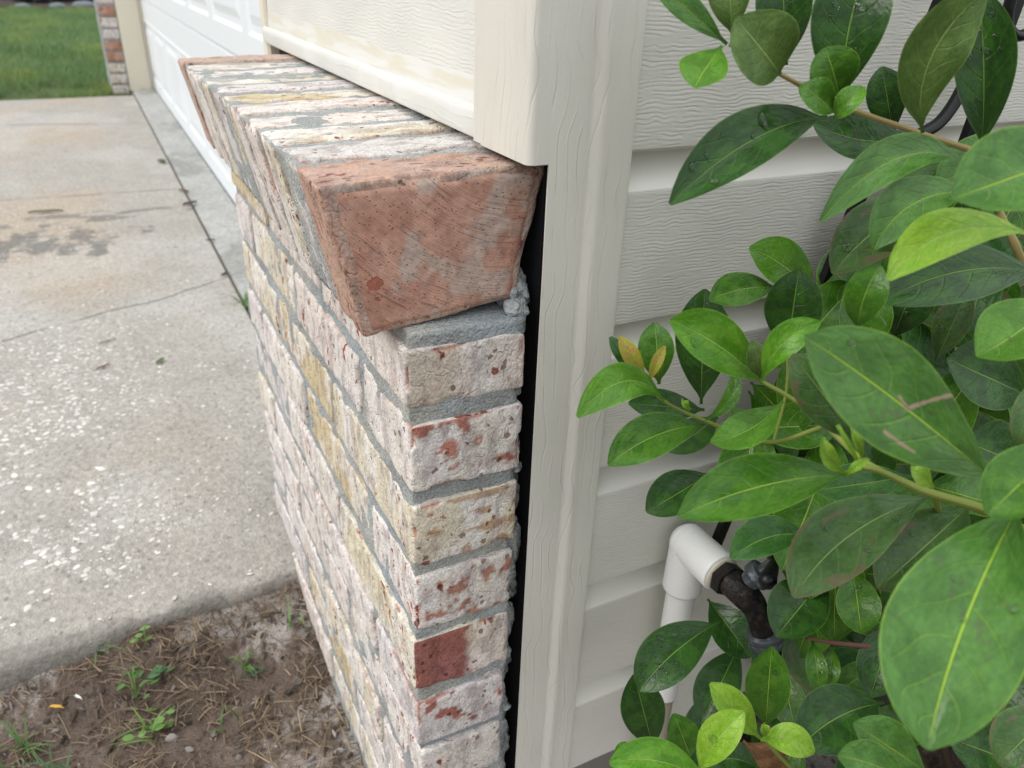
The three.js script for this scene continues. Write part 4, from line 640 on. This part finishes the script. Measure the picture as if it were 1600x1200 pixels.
L('mid',.444,-.391,.090,.440,-.413,.114,.440,-.445,.131,0.036,-.485,.549,.680,0.3,0);
L('blue',.531,-.195,.168,.490,-.191,.147,.465,-.205,.130,0.036,-.483,.572,.663,0.3,0);
L('grey',.746,-.291,.060,.715,-.296,.059,.685,-.326,.060,0.035,-.488,.863,.132,0.3,0);
L('pale',.380,-.113,.108,.366,-.075,.091,.359,-.047,.069,0.048,-.302,.413,.859,0.3,0);
L('blue',.375,.099,.068,.397,.099,.102,.431,.097,.128,0.054,-.485,.735,.475,0.3,0);
L('grey',.821,-.845,.067,.805,-.790,.040,.795,-.767,.020,0.049,-.696,.184,.694,0.3,0);
L('mid',.998,-.761,.081,.959,-.762,.074,.934,-.794,.077,0.037,-.446,.813,.375,0.3,0);
L('pale',.438,.177,.092,.398,.165,.091,.366,.145,.083,0.039,-.380,.715,.588,0.3,0);
L('grey',.505,-.537,.115,.528,-.526,.135,.559,-.536,.157,0.041,-.107,.986,.128,0.3,0);
L('pale',.789,-.751,.119,.822,-.715,.117,.856,-.699,.112,0.052,-.617,.773,-.147,0.3,0);
L('mid',.416,.169,.068,.378,.143,.073,.347,.113,.068,0.050,-.601,.739,.306,0.3,0);
L('grey',.480,.102,.068,.429,.119,.053,.395,.126,.037,0.049,-.052,.712,.700,0.3,0);
L('mid',.445,.116,.032,.463,.122,.061,.496,.116,.089,0.046,-.735,.181,.653,0.3,2);
L('blue',.533,-.491,.101,.508,-.464,.080,.485,-.445,.050,0.040,-.255,.592,.764,0.3,2);
L('mid',.522,-.316,.168,.519,-.288,.149,.520,-.274,.125,0.034,-.724,.468,.508,0.3,2);
L('pale',.428,.010,.115,.385,.010,.095,.355,-.006,.076,0.048,-.500,.389,.774,0.3,2);
L('blue',.326,-.110,.084,.345,-.083,.075,.368,-.063,.056,0.035,-.519,.738,.431,0.3,2);
L('blue',.472,-.228,.047,.432,-.236,.055,.390,-.261,.058,0.044,-.237,.779,.580,0.3,0);
L('pale',.470,-.328,.119,.436,-.347,.107,.413,-.382,.096,0.038,-.682,.479,.552,0.3,0);
L('mid',.543,-.262,.041,.577,-.227,.051,.617,-.216,.063,0.056,-.519,.853,-.051,0.3,2);
L('mid',.357,-.003,.086,.310,-.009,.082,.269,-.023,.070,0.043,-.263,.529,.807,0.3,2);
L('blue',.256,-.114,.082,.287,-.074,.078,.321,-.049,.069,0.053,-.653,.708,.268,0.3,0);
L('mid',.576,.001,.095,.525,.013,.086,.478,.009,.073,0.040,-.154,.477,.865,0.3,0);
L('mid',.345,.070,.073,.364,.108,.078,.385,.131,.077,0.041,-.656,.387,.648,0.3,0);
L('blue',.472,.167,.042,.429,.146,.059,.405,.116,.075,0.036,-.307,.771,.558,0.3,0);
L('pale',.747,-.615,.068,.775,-.635,.091,.813,-.669,.112,0.038,-.163,.490,.856,0.3,0);
L('mid',.978,-.819,.069,1.001,-.829,.100,1.029,-.854,.126,0.043,-.185,.749,.636,0.3,0);
L('grey',.262,-.053,.066,.265,-.078,.090,.268,-.118,.107,0.047,-.749,.302,.590,0.3,0);
L('mid',.400,-.177,.029,.408,-.200,.060,.422,-.231,.085,0.040,-.505,.509,.697,0.3,0);
L('mid',.417,-.130,.054,.444,-.093,.060,.472,-.075,.063,0.043,-.699,.648,.301,0.3,2);
L('grey',.307,-.204,.097,.307,-.235,.126,.319,-.273,.150,0.042,-.609,.417,.675,0.3,2);
L('mid',.536,-.220,.093,.558,-.190,.104,.595,-.174,.115,0.047,-.577,.807,-.126,0.3,2);
L('pale',.292,-.097,.118,.274,-.116,.133,.265,-.146,.145,0.036,-.470,.607,.640,0.3,0);
L('mid',.299,-.100,.134,.289,-.135,.147,.290,-.188,.160,0.045,-.512,.292,.808,0.3,2);
L('mid',.518,-.196,.032,.518,-.218,.056,.522,-.260,.079,0.043,-.646,.425,.634,0.3,0);
L('blue',.328,.067,.059,.353,.097,.056,.383,.118,.046,0.034,-.488,.658,.573,0.3,2);
L('mid',.527,-.378,.060,.522,-.332,.050,.522,-.292,.033,0.043,-.697,.175,.696,0.3,0);
L('blue',.626,-.144,.072,.601,-.113,.048,.574,-.103,.022,0.040,-.390,.474,.789,0.3,0);
L('mid',.685,-.437,.139,.673,-.409,.114,.681,-.396,.093,0.037,-.625,.565,.539,0.3,2);
L('blue',.490,-.045,.051,.449,-.059,.060,.422,-.081,.065,0.033,-.374,.843,.387,0.3,0);
L('mid',.559,-.445,.136,.513,-.447,.123,.468,-.463,.105,0.047,-.293,.880,.374,0.3,0);
L('blue',.507,-.182,.058,.538,-.152,.057,.572,-.126,.045,0.052,-.645,.764,-.013,0.3,2);
L('mid',.546,-.065,.049,.569,-.042,.070,.610,-.025,.089,0.046,-.658,.541,.524,0.3,2);
L('blue',.359,.076,.080,.374,.044,.106,.407,.008,.128,0.049,-.555,.183,.811,0.3,0);
L('mid',.400,-.487,.031,.384,-.510,.031,.365,-.560,.032,0.039,-.879,.421,.223,0.3,0);
L('blue',.415,.104,.098,.394,.080,.119,.380,.053,.131,0.032,-.630,.677,.382,0.3,0);
L('mid',.730,-.462,.057,.757,-.434,.068,.795,-.417,.076,0.048,-.526,.834,-.166,0.3,0);
L('mid',.277,.005,.061,.311,.040,.058,.351,.062,.050,0.044,-.338,.585,.738,0.3,0);
L('blue',.847,-.759,.139,.863,-.741,.157,.894,-.744,.179,0.033,-.512,.805,.299,0.3,0);
L('mid',.318,.092,.082,.294,.073,.105,.277,.044,.122,0.037,-.297,.745,.597,0.3,0);
L('pale',.243,-.018,.048,.252,-.043,.078,.276,-.072,.103,0.048,-.342,.558,.756,0.3,0);
L('grey',.954,-.726,.065,.916,-.705,.037,.889,-.704,.020,0.056,-.035,.911,.410,0.3,0);
L('grey',.511,-.088,.133,.457,-.067,.110,.422,-.051,.085,0.052,-.106,.690,.716,0.3,0);
L('mid',.533,-.354,.063,.541,-.311,.066,.552,-.286,.065,0.034,-.800,.211,.562,0.3,0);
L('mid',.742,-.624,.097,.730,-.646,.114,.726,-.683,.129,0.045,-.430,.517,.740,0.3,0);
L('blue',.245,-.294,.126,.214,-.306,.133,.196,-.337,.142,0.040,-.670,.741,-.047,0.3,2);
L('mid',.291,-.033,.020,.308,-.064,.051,.334,-.097,.074,0.062,-.012,.645,.764,0.3,2);
L('mid',.390,-.428,.089,.365,-.456,.101,.345,-.497,.109,0.042,-.716,.573,.398,0.3,2);
L('mid',.482,-.252,.096,.452,-.248,.073,.426,-.259,.047,0.045,-.231,.963,.137,0.3,2);
L('mid',.351,.048,.034,.378,.045,.066,.417,.034,.094,0.052,-.597,.330,.732,0.3,0);
L('mid',.512,.123,.070,.451,.126,.062,.399,.119,.049,0.051,-.138,.782,.608,0.3,0);
L('mid',.253,-.026,.069,.235,-.047,.087,.225,-.085,.103,0.046,-.756,.552,.352,0.3,2);
L('mid',.537,-.243,.118,.537,-.206,.098,.545,-.184,.076,0.037,-.797,.425,.430,0.3,0);
L('mid',.262,-.035,.098,.265,.010,.096,.272,.041,.088,0.040,-.940,.163,.301,0.3,2);
L('pale',.551,-.388,.047,.560,-.415,.064,.579,-.463,.083,0.045,-.073,.404,.912,0.3,0);
L('grey',.620,-.235,.069,.639,-.211,.080,.665,-.189,.082,0.037,-.728,.674,.124,0.3,0);
L('mid',.495,-.002,.094,.496,.034,.078,.506,.060,.058,0.037,-.710,.442,.549,0.3,0);
L('pale',.989,-.866,.102,.936,-.871,.096,.901,-.883,.089,0.045,-.167,.970,-.177,0.3,0);
L('pale',.318,-.060,.118,.343,-.086,.145,.374,-.120,.166,0.047,-.199,.495,.846,0.3,0);
L('pale',.454,-.056,.164,.463,-.022,.150,.475,-.002,.130,0.038,-.598,.577,.556,0.3,2);
L('mid',.404,.018,.134,.378,-.012,.136,.363,-.060,.139,0.048,-.855,.458,.241,0.3,0);
L('grey',.506,-.614,.073,.457,-.614,.059,.414,-.623,.039,0.054,-.172,.966,.193,0.3,2);
L('mid',.718,-.204,.068,.700,-.219,.091,.688,-.249,.110,0.041,-.641,.708,.296,0.3,0);
L('pale',.592,-.371,.104,.591,-.325,.101,.601,-.299,.100,0.040,-.985,.126,.114,0.3,0);
L('mid',1.167,-1.033,.020,1.189,-1.054,.021,1.219,-1.097,.056,0.056,-.488,.409,.771,0.3,0);
L('pale',.811,-.276,.059,.761,-.280,.041,.721,-.300,.023,0.056,-.368,.870,.328,0.3,0);
L('grey',.614,.065,.020,.598,.034,.043,.592,-.006,.067,0.045,-.826,.478,.299,0.3,0);
L('grey',.447,-.136,.042,.475,-.099,.042,.511,-.075,.039,0.046,-.583,.633,.509,0.3,0);
L('blue',.514,-.504,.055,.509,-.445,.029,.510,-.403,.020,0.063,-.291,.434,.853,0.3,0);
L('mid',.573,-.074,.060,.538,-.039,.038,.513,-.016,.020,0.056,-.154,.523,.838,0.3,0);
L('grey',.802,-.508,.038,.755,-.520,.029,.716,-.550,.020,0.050,-.465,.823,.325,0.3,0);
L('blue',.774,-.398,.020,.765,-.428,.028,.766,-.475,.058,0.053,-.679,.492,.545,0.3,0);
L('pale',.476,-.462,.020,.499,-.490,.031,.529,-.536,.062,0.061,-.028,.634,.773,0.3,0);
L('mid',.785,-.686,.067,.748,-.651,.038,.719,-.635,.020,0.050,-.259,.548,.796,0.3,0);
L('pale',.359,-.528,.020,.397,-.523,.033,.442,-.536,.052,0.047,-.242,.722,.648,0.3,0);
L('blue',.434,-.260,.068,.418,-.219,.041,.410,-.192,.020,0.051,-.346,.526,.777,0.3,0);
L('mid',.299,-.160,.076,.295,-.104,.049,.297,-.061,.020,0.061,-.800,.287,.527,0.3,0);
L('grey',.298,-.006,.034,.331,.008,.058,.372,.011,.077,0.048,-.493,.640,.589,0.3,0);
L('blue',.424,-.502,.069,.421,-.451,.044,.424,-.417,.020,0.053,-.778,.322,.539,0.3,0);
L('grey',.934,-.553,.020,.942,-.570,.038,.958,-.605,.067,0.046,-.708,.349,.614,0.3,0);
L('blue',.540,-.212,.020,.576,-.224,.044,.622,-.250,.076,0.061,-.258,.656,.709,0.3,0);
L('mid',1.097,-.807,.056,1.078,-.755,.023,1.068,-.724,.020,0.066,-.267,.532,.803,0.3,0);
L('blue',.371,-.210,.044,.398,-.162,.047,.432,-.128,.048,0.055,-.781,.562,.274,0.3,0);
L('blue',.456,-.330,.032,.410,-.359,.037,.370,-.404,.040,0.061,-.626,.746,.229,0.3,0);
L('pale',.660,-.096,.023,.622,-.121,.036,.593,-.158,.046,0.046,-.559,.742,.371,0.3,0);
L('mid',.292,-.025,.020,.309,-.047,.047,.333,-.081,.073,0.047,-.568,.351,.745,0.3,0);
L('grey',.440,.006,.043,.465,.052,.033,.501,.088,.020,0.056,-.742,.626,.240,0.3,0);
L('grey',.483,.037,.024,.525,.059,.045,.577,.070,.061,0.057,-.461,.479,.747,0.3,0);
L('blue',.663,-.326,.059,.660,-.275,.044,.667,-.239,.028,0.046,-.865,.204,.458,0.3,0);
L('blue',1.043,-.981,.025,1.071,-.938,.020,1.106,-.917,.020,0.049,-.605,.644,.469,0.3,0);
L('blue',.868,-.389,.060,.810,-.379,.043,.761,-.385,.025,0.052,-.187,.731,.656,0.3,0);
L('grey',.994,-.717,.052,.937,-.706,.027,.889,-.714,.020,0.060,-.182,.880,.438,0.3,0);
L('pale',.680,-.183,.020,.682,-.213,.030,.693,-.258,.062,0.054,-.740,.369,.563,0.3,0);
L('blue',.600,-.467,.023,.625,-.428,.033,.658,-.406,.042,0.047,-.736,.655,.170,0.3,0);
L('mid',.561,-.098,.075,.521,-.079,.045,.490,-.072,.020,0.062,-.276,.743,.609,0.3,0);
L('grey',.399,.028,.069,.394,.078,.041,.399,.120,.020,0.058,-.748,.366,.553,0.3,0);
L('pale',.455,-.083,.071,.426,-.050,.042,.406,-.028,.020,0.053,-.431,.478,.765,0.3,0);
L('mid',.591,-.627,.032,.547,-.646,.035,.511,-.684,.038,0.055,-.579,.813,-.064,0.3,0);
L('grey',.471,-.309,.029,.507,-.265,.037,.550,-.237,.042,0.059,-.675,.700,.235,0.3,0);
L('mid',.804,-.845,.020,.833,-.859,.027,.868,-.895,.059,0.060,.024,.796,.605,0.3,0);
L('mid',.688,-.103,.065,.653,-.074,.031,.628,-.057,.020,0.055,-.666,.226,.711,0.3,0);
L('blue',.549,-.217,.041,.570,-.168,.041,.600,-.133,.040,0.053,-.765,.467,.443,0.3,0);
L('blue',.542,-.483,.066,.543,-.428,.042,.551,-.390,.020,0.056,-.840,.322,.437,0.3,0);
L('mid',.451,-.003,.081,.398,.011,.059,.355,.013,.033,0.066,-.152,.811,.565,0.3,0);
L('mid',.403,.081,.038,.363,.053,.050,.333,.016,.057,0.048,-.463,.670,.581,0.3,0);
L('mid',.705,-.360,.028,.664,-.378,.028,.632,-.411,.026,0.045,-.525,.736,.428,0.3,0);
L('blue',.670,-.655,.061,.629,-.620,.026,.595,-.604,.020,0.062,-.130,.733,.668,0.3,0);
L('mid',.889,-.803,.058,.886,-.751,.037,.891,-.720,.020,0.049,-.507,.382,.773,0.3,0);
L('mid',.636,-.202,.020,.609,-.240,.039,.592,-.294,.057,0.058,-.868,.472,.155,0.3,0);
L('grey',.428,-.013,.068,.420,.035,.042,.422,.072,.020,0.056,-.518,.445,.730,0.3,0);
L('pale',.400,-.097,.072,.361,-.087,.050,.329,-.089,.024,0.049,-.302,.762,.573,0.3,0);
L('mid',.860,-.500,.020,.890,-.507,.030,.929,-.532,.058,0.054,-.186,.743,.642,0.3,0);
L('mid',.740,-.278,.064,.748,-.228,.040,.766,-.192,.020,0.053,-.835,.443,.327,0.3,0);
L('blue',.417,.040,.020,.422,.002,.048,.436,-.045,.081,0.060,-.839,.228,.493,0.3,0);
L('mid',.691,-.700,.048,.632,-.693,.033,.581,-.705,.020,0.055,-.183,.820,.543,0.3,0);
L('pale',.675,-.732,.040,.700,-.678,.038,.732,-.645,.036,0.055,-.836,.548,.036,0.3,0);
L('pale',.479,-.072,.059,.435,-.058,.035,.400,-.056,.020,0.051,-.365,.567,.739,0.3,0);
L('mid',.663,-.560,.020,.685,-.567,.031,.715,-.593,.063,0.058,-.071,.858,.508,0.3,0);
L('pale',.402,-.138,.027,.444,-.127,.054,.495,-.128,.077,0.059,-.365,.770,.524,0.3,0);
L('blue',.718,-.220,.057,.723,-.162,.035,.738,-.117,.020,0.063,-.637,.406,.655,0.3,0);
L('grey',.404,.120,.020,.373,.080,.042,.352,.032,.063,0.056,-.663,.621,.419,0.3,0);
L('grey',1.220,-1.001,.020,1.246,-1.016,.027,1.282,-1.056,.064,0.059,-.380,.541,.750,0.3,0);
L('grey',.864,-.490,.032,.891,-.438,.035,.928,-.404,.037,0.058,-.700,.491,.519,0.3,0);
L('pale',.831,-.612,.055,.775,-.595,.031,.727,-.597,.020,0.065,.005,.963,.270,0.3,0);
L('mid',.597,-.414,.067,.595,-.359,.044,.600,-.320,.020,0.059,-.431,.412,.803,0.3,0);
L('mid',.632,.014,.020,.645,-.015,.030,.669,-.056,.058,0.052,-.698,.199,.688,0.3,0);S('bark',0.0022,0.0012,[V(.342,.179,.123),V(.297,.191,.112),V(.239,.208,.096),V(.195,.225,.088),V(.169,.239,.073)]);
S('bark',0.0028,0.0022,[V(.406,.132,.108),V(.365,.164,.119),V(.342,.179,.123)]);
S('bark',0.003,0.0028,[V(.460,.062,.127),V(.412,.112,.123),V(.406,.132,.108)]);
S('green',0.0034,0.0016,[V(.304,-.019,.247),V(.255,.010,.243),V(.206,.032,.235),V(.173,.047,.221),V(.168,.041,.216)]);
S('green',0.0013,0.0016,[V(.193,.066,.278),V(.236,.026,.261),V(.264,.004,.244)]);
S('green',0.0022,0.0012,[V(.211,.029,.233),V(.209,.026,.196),V(.204,.036,.168),V(.190,.049,.153),V(.178,.056,.136)]);
S('green',0.0016,0.0009,[V(.208,.033,.165),V(.189,.013,.142),V(.157,.023,.119),V(.126,.041,.110),V(.116,.053,.105)]);
S('green',0.001,0.0008,[V(.220,-.008,.119),V(.227,.028,.114),V(.225,.055,.110)]);
S('red',0.0022,0.0012,[V(.306,-.181,.179),V(.273,-.172,.169),V(.257,-.170,.159)]);
S('red',0.003,0.0022,[V(.369,-.232,.179),V(.306,-.181,.179)]);
S('green',0.0018,0.001,[V(.207,-.228,.218),V(.177,-.188,.217),V(.154,-.157,.219)]);
S('green',0.0018,0.0026,[V(.216,.028,.237),V(.277,-.030,.214),V(.362,-.116,.182)]);
S('wood',0.006,0.003,[V(.720,-.660,.170),V(.500,-.300,.200),V(.304,-.019,.247)]);
S('wood',0.006,0.003,[V(.800,-.660,.140),V(.660,-.100,.120),V(.460,.062,.127)]);
S('wood',0.006,0.003,[V(.700,-.660,.120),V(.600,-.500,.120),V(.362,-.116,.182)]);
S('wood',0.006,0.003,[V(.660,-.660,.130),V(.580,-.520,.100),V(.369,-.232,.179)]);
S('wood',0.006,0.003,[V(.600,-.660,.160),V(.450,-.500,.200),V(.207,-.228,.218)]);{ // the shrub goes on beyond the photograph, to the right and below: one mass of the same leaves, clipped to two slanting faces
  const r = RNG(90), g = grid(6, 12, (u, v) => { const q = u * 2 - 1, hw = 0.023 * Math.pow(Math.sin(Math.PI * Math.pow(clamp(v * 0.97 + 0.015), 1.2)), 0.68); return [q * hw, 0.3 * Math.abs(q) * hw + 0.016 * Math.sin(v * Math.PI), v * 0.088]; });
  const N = 900, M = new THREE.Matrix4(), q = new THREE.Quaternion(), e = new THREE.Euler();
  for (const [k, tone] of ['mid', 'dark', 'blue'].entries()) { const im = new THREE.InstancedMesh(g, LT[tone], N / 3); let n = 0;
    while (n < N / 3) { const x = 0.35 + 1.25 * r(), y = -0.62 + 0.85 * r(), z = 0.06 + 0.5 * r(); if (((x - 0.98) / 0.64) ** 2 + ((y + 0.28) / 0.5) ** 2 + ((z - 0.2) / 0.4) ** 2 > 1) continue; if (0.524 * x + 0.283 * y + 0.803 * z < 0.43 && !(-0.346 * x - 0.589 * y + 0.73 * z > 0.3)) continue;
      q.setFromEuler(e.set((r() - 0.5) * 1.2, r() * 6.3, (r() - 0.5) * 0.9, 'YXZ')); const s = 0.8 + 0.35 * r(); M.compose(V(x, y, z), q, V(s, s, s)); im.setMatrixAt(n++, M); }
    im.name = 'leaf_mass'; im.userData.kind = 'stuff'; im.castShadow = im.receiveShadow = true; shrub.add(im); }
}
// ---------- small plants and litter on the dirt bed ----------
{
  const gm = (c, t = 0.2) => new THREE.MeshPhysicalMaterial({ color: c, roughness: 0.6, transmission: t, side: THREE.DoubleSide }), G1 = gm(0x557a3c), G2 = gm(0x729a48), G3 = gm(0x4d7345);
  const blade = (x, z, h, lean, a, w) => grid(2, 8, (u, v) => { const c = lean * h * v * v, ww = w * (1 - v) ** 0.6; return [x + Math.cos(a) * c + (u - 0.5) * ww * -Math.sin(a), dirtY(x, z) - 0.003 + h * v * (1 - 0.35 * lean * v), z + Math.sin(a) * c + (u - 0.5) * ww * Math.cos(a) - (u === 0.5 ? 0.0004 : 0)]; });
  const r = RNG(17);
  const tuft = (x, z, n, h, label, mat) => { const o = thing('grass_tuft', label, 'grass tuft', [0, 0, 0], 'grass tufts in the dirt bed'); for (let i = 0; i < n; i++) mesh('blade', blade(x + (r() - 0.5) * 0.03, z + (r() - 0.5) * 0.03, h * (0.6 + 0.7 * r()), 0.4 + 1.1 * r(), r() * 6.28, 0.0042), mat, o); };
  tuft(-0.385, -0.405, 13, 0.055, 'grass tuft at the left edge of the dirt bed', G1);
  tuft(-0.335, -0.355, 9, 0.05, 'grass tuft below the leftmost one, at the bottom of the photo', G3);
  tuft(-0.235, -0.37, 8, 0.06, 'broad-bladed light green grass tuft beside the round-leaved weed', G2);
  tuft(-0.14, -0.36, 4, 0.03, 'short grass tuft at the bottom, nearest the brick wall', G1);
  tuft(-0.275, -0.495, 4, 0.035, 'thin grass tuft below the driveway edge', G1);
  tuft(-0.02, -0.46, 2, 0.045, 'two grass blades against the brick wall', G2);
  tuft(-0.014, -0.375, 2, 0.03, 'tiny grass blade against the brick wall, nearer the bottom', G2);
  tuft(-0.46, -0.44, 7, 0.05, 'grass tuft outside the left edge', G1);
  { const o = thing('joint_grass', 'little grass tuft growing from the driveway joint next to the brick wall', 'grass tuft'); for (let i = 0; i < 14; i++) { const a = r() * 6.28, l = 0.03 + 0.035 * r(), x = 0.118 + (r() - 0.5) * 0.012, z = -1.62 + (r() - 0.5) * 0.06; mesh('blade', grid(2, 6, (u, v) => [x + Math.cos(a) * l * v + (u - 0.5) * 0.005 * (1 - v), YG - 0.01 + 0.03 * Math.sin(v * 2.2), z + Math.sin(a) * l * v + (u - 0.5) * 0.003]), G1, o); } }
  const weed = (cx, cz, n, sz, sp, label, mat) => { const o = thing('weed', label, 'weed', [0, 0, 0], 'weeds in the dirt bed'); for (let i = 0; i < n; i++) { const a = r() * 6.28, d = sp * Math.sqrt(r()), x = cx + Math.cos(a) * d, z = cz + Math.sin(a) * d * 0.8, s = sz * (0.6 + 0.6 * r()), y = dirtY(x, z) + 0.006 + 0.012 * r(), tx = (r() - 0.5) * 0.8, tz = (r() - 0.2) * 0.7;
      mesh('leaf', grid(6, 6, (u, v) => { const th = u * Math.PI * 2, rad = s * v * (1 + 0.12 * Math.cos(2 * th)), X = Math.cos(th) * rad, Z = Math.sin(th) * rad; return [x + X, y + X * tx + Z * tz - rad * rad * 6, z + Z]; }), mat, o); const dx = x - cx, dz = z - cz; if (i % 2) mesh('stem', tube([V(cx, dirtY(cx, cz), cz), V(cx + dx * 0.5, y + 0.004, cz + dz * 0.5), V(x, y, z)], 0.0007, 6, 5), G2, o); } };
  weed(-0.245, -0.435, 10, 0.0068, 0.03, 'round-leaved green weed in the middle of the dirt bed', G1);
  weed(-0.215, -0.452, 4, 0.0095, 0.018, 'weed with the two largest round leaves', G3);
  weed(-0.235, -0.385, 9, 0.007, 0.03, 'small clover weed nearer the bottom of the photo', G2);
  weed(-0.222, -0.488, 4, 0.006, 0.014, 'tiny yellowish weed between needles near the driveway edge', G2);
  weed(-0.105, -0.425, 26, 0.0028, 0.026, 'fine dark green moss-like weed in the sandy patch', gm(0x4b6a52, 0.05));
  // pine needles, twigs, bits of bark
  const stick = new THREE.CylinderGeometry(0.00045, 0.00055, 1, 4, 4); stick.rotateZ(Math.PI / 2); { const p = stick.attributes.position; for (let i = 0; i < p.count; i++) p.setY(i, p.getY(i) + 0.012 * Math.cos(p.getX(i) * 3) * 0.1); }
  const N = 5200, im = new THREE.InstancedMesh(stick, std({ color: 0xffffff, roughness: 0.85 }), N), M = new THREE.Matrix4(), q = new THREE.Quaternion(), e = new THREE.Euler(), c = new THREE.Color(), r2 = RNG(63);
  let n = 0; while (n < N) { const x = -0.75 + 0.78 * r2(), z = -0.53 + 0.75 * r2() ** 1.3; if (z < edgeZ(Math.min(x, 0)) + 0.004) continue; const dn = sstep(0.42, 0.58, fb3(x, 0, z, 12, 3, 70)) * 0.8 + 0.12 + 0.6 * sstep(-0.44, -0.51, z); if (r2() > dn) continue; const l = 0.012 + 0.05 * r2() * r2(), t = 0.7 + 1.1 * r2();
    q.setFromEuler(e.set(0, r2() * 6.3, (r2() - 0.5) * 0.35, 'YXZ')); M.compose(V(x, dirtY(x, z) + 0.002 + 0.006 * r2(), z), q, V(l, t, t)); im.setMatrixAt(n, M); const k = 0.5 + 0.9 * r2(), w = r2(); im.setColorAt(n, c.setRGB(mix(0.15, 0.34, w) * k, mix(0.1, 0.26, w) * k, mix(0.07, 0.17, w) * k)); n++; }
  im.name = numbered('pine_needles'); tag(im, 'dry brown pine needles and twigs strewn over the dirt bed', 'pine needles'); im.userData.kind = 'stuff'; im.castShadow = im.receiveShadow = true; scene.add(im);
  const chipg = new THREE.IcosahedronGeometry(1, 1); { const p = chipg.attributes.position; for (let i = 0; i < p.count; i++) { const k = 0.7 + 0.6 * n3(p.getX(i) * 3 + 5, p.getY(i) * 3, p.getZ(i) * 3); p.setXYZ(i, p.getX(i) * k, p.getY(i) * k * 0.5, p.getZ(i) * k); } smooth(chipg); }
  const N3 = 2000, cm = new THREE.InstancedMesh(chipg, std({ color: 0xffffff, roughness: 1 }), N3); n = 0; while (n < N3) { const x = -0.75 + 0.8 * r2(), z = -0.53 + 0.8 * r2() ** 1.2; if (z < edgeZ(Math.min(x, 0)) + 0.006) continue; const s = 0.0012 + 0.005 * r2() ** 3; q.setFromEuler(e.set(r2() * 6, r2() * 6, r2() * 6)); M.compose(V(x, dirtY(x, z) + s * 0.2, z), q, V(s * (1 + 1.5 * r2()), s, s)); cm.setMatrixAt(n, M); const k = 0.4 + r2(), g0 = r2(); cm.setColorAt(n, g0 > 0.62 ? c.setRGB(0.3 * k, 0.27 * k, 0.25 * k) : c.setRGB(0.13 * k, 0.1 * k, 0.075 * k)); n++; }
  cm.name = numbered('soil_crumbs'); tag(cm, 'crumbs of soil, bark and sand on the dirt bed', 'soil'); cm.userData.kind = 'stuff'; cm.castShadow = cm.receiveShadow = true; scene.add(cm);
  // single bits one can point to
  const bit = (name, label, cat, x, y, z, len, wid, a, col, arch = 0.05) => tag(mesh(name, grid(4, 8, (u, v) => { const t = v - 0.5, w = wid * Math.sin(Math.PI * clamp(v * 0.96 + 0.02)) * (u - 0.5); return [x + Math.cos(a) * t * len - Math.sin(a) * w, y + arch * len * (0.25 - t * t) * 2 + Math.abs(u - 0.5) * wid * 0.5 + 0.001 * Math.sin(v * 9), z + Math.sin(a) * t * len + Math.cos(a) * w]; }), std({ color: col, roughness: 0.7, side: THREE.DoubleSide })), label, cat);
  bit('fallen_leaf', 'small green fallen leaf on the driveway', 'leaf', -0.118, YG + 0.002, -1.34, 0.03, 0.013, -0.9, 0x5c7145);
  bit('fallen_leaf', 'small brown fallen leaf on the driveway, left of the green one', 'leaf', -0.235, YG + 0.002, -1.36, 0.034, 0.008, -0.6, 0x6b5340);
  bit('twig', 'short dark twig on the driveway above the fallen leaves', 'twig', -0.22, YG + 0.002, -1.5, 0.045, 0.005, -0.5, 0x53463a);
  bit('fallen_leaf', 'olive twig with a leaf on the driveway above the oil stain', 'leaf', -0.36, YG + 0.003, -2.72, 0.11, 0.018, 0.1, 0x5d5f3c);
  bit('fallen_leaf', 'brown leaf caught in the driveway joint', 'leaf', 0.11, YG + 0.004, -2.66, 0.06, 0.025, -0.5, 0x5b4b3a); bit('fallen_leaf', 'upper brown leaf caught in the driveway joint', 'leaf', 0.112, YG + 0.003, -2.86, 0.05, 0.02, 0.9, 0x6a5946);
  bit('fallen_leaf', 'olive sprig by the joint, farthest up the driveway', 'leaf', 0.085, YG + 0.003, -3.4, 0.06, 0.035, 1.2, 0x55583a); bit('fallen_leaf', 'dark shred in the joint below the brown leaves', 'leaf', 0.115, YG + 0.003, -2.2, 0.03, 0.012, 0.3, 0x4a3e33); bit('fallen_leaf', 'dark shred in the joint above the grass tuft', 'leaf', 0.105, YG + 0.003, -1.86, 0.03, 0.014, -0.8, 0x45403a);
  bit('fallen_leaf', 'yellow curled leaf bit at the left of the dirt bed', 'leaf', -0.338, dirtY(-0.338, -0.445) + 0.006, -0.445, 0.022, 0.005, 0.5, 0xd0a240, 0.5); bit('paper_scrap', 'white scrap near the yellow leaf bit', 'scrap', -0.312, dirtY(-0.312, -0.448) + 0.006, -0.448, 0.016, 0.004, 0.9, 0xd8d8d4, 0.5);
}
renderer.render(scene, camera);
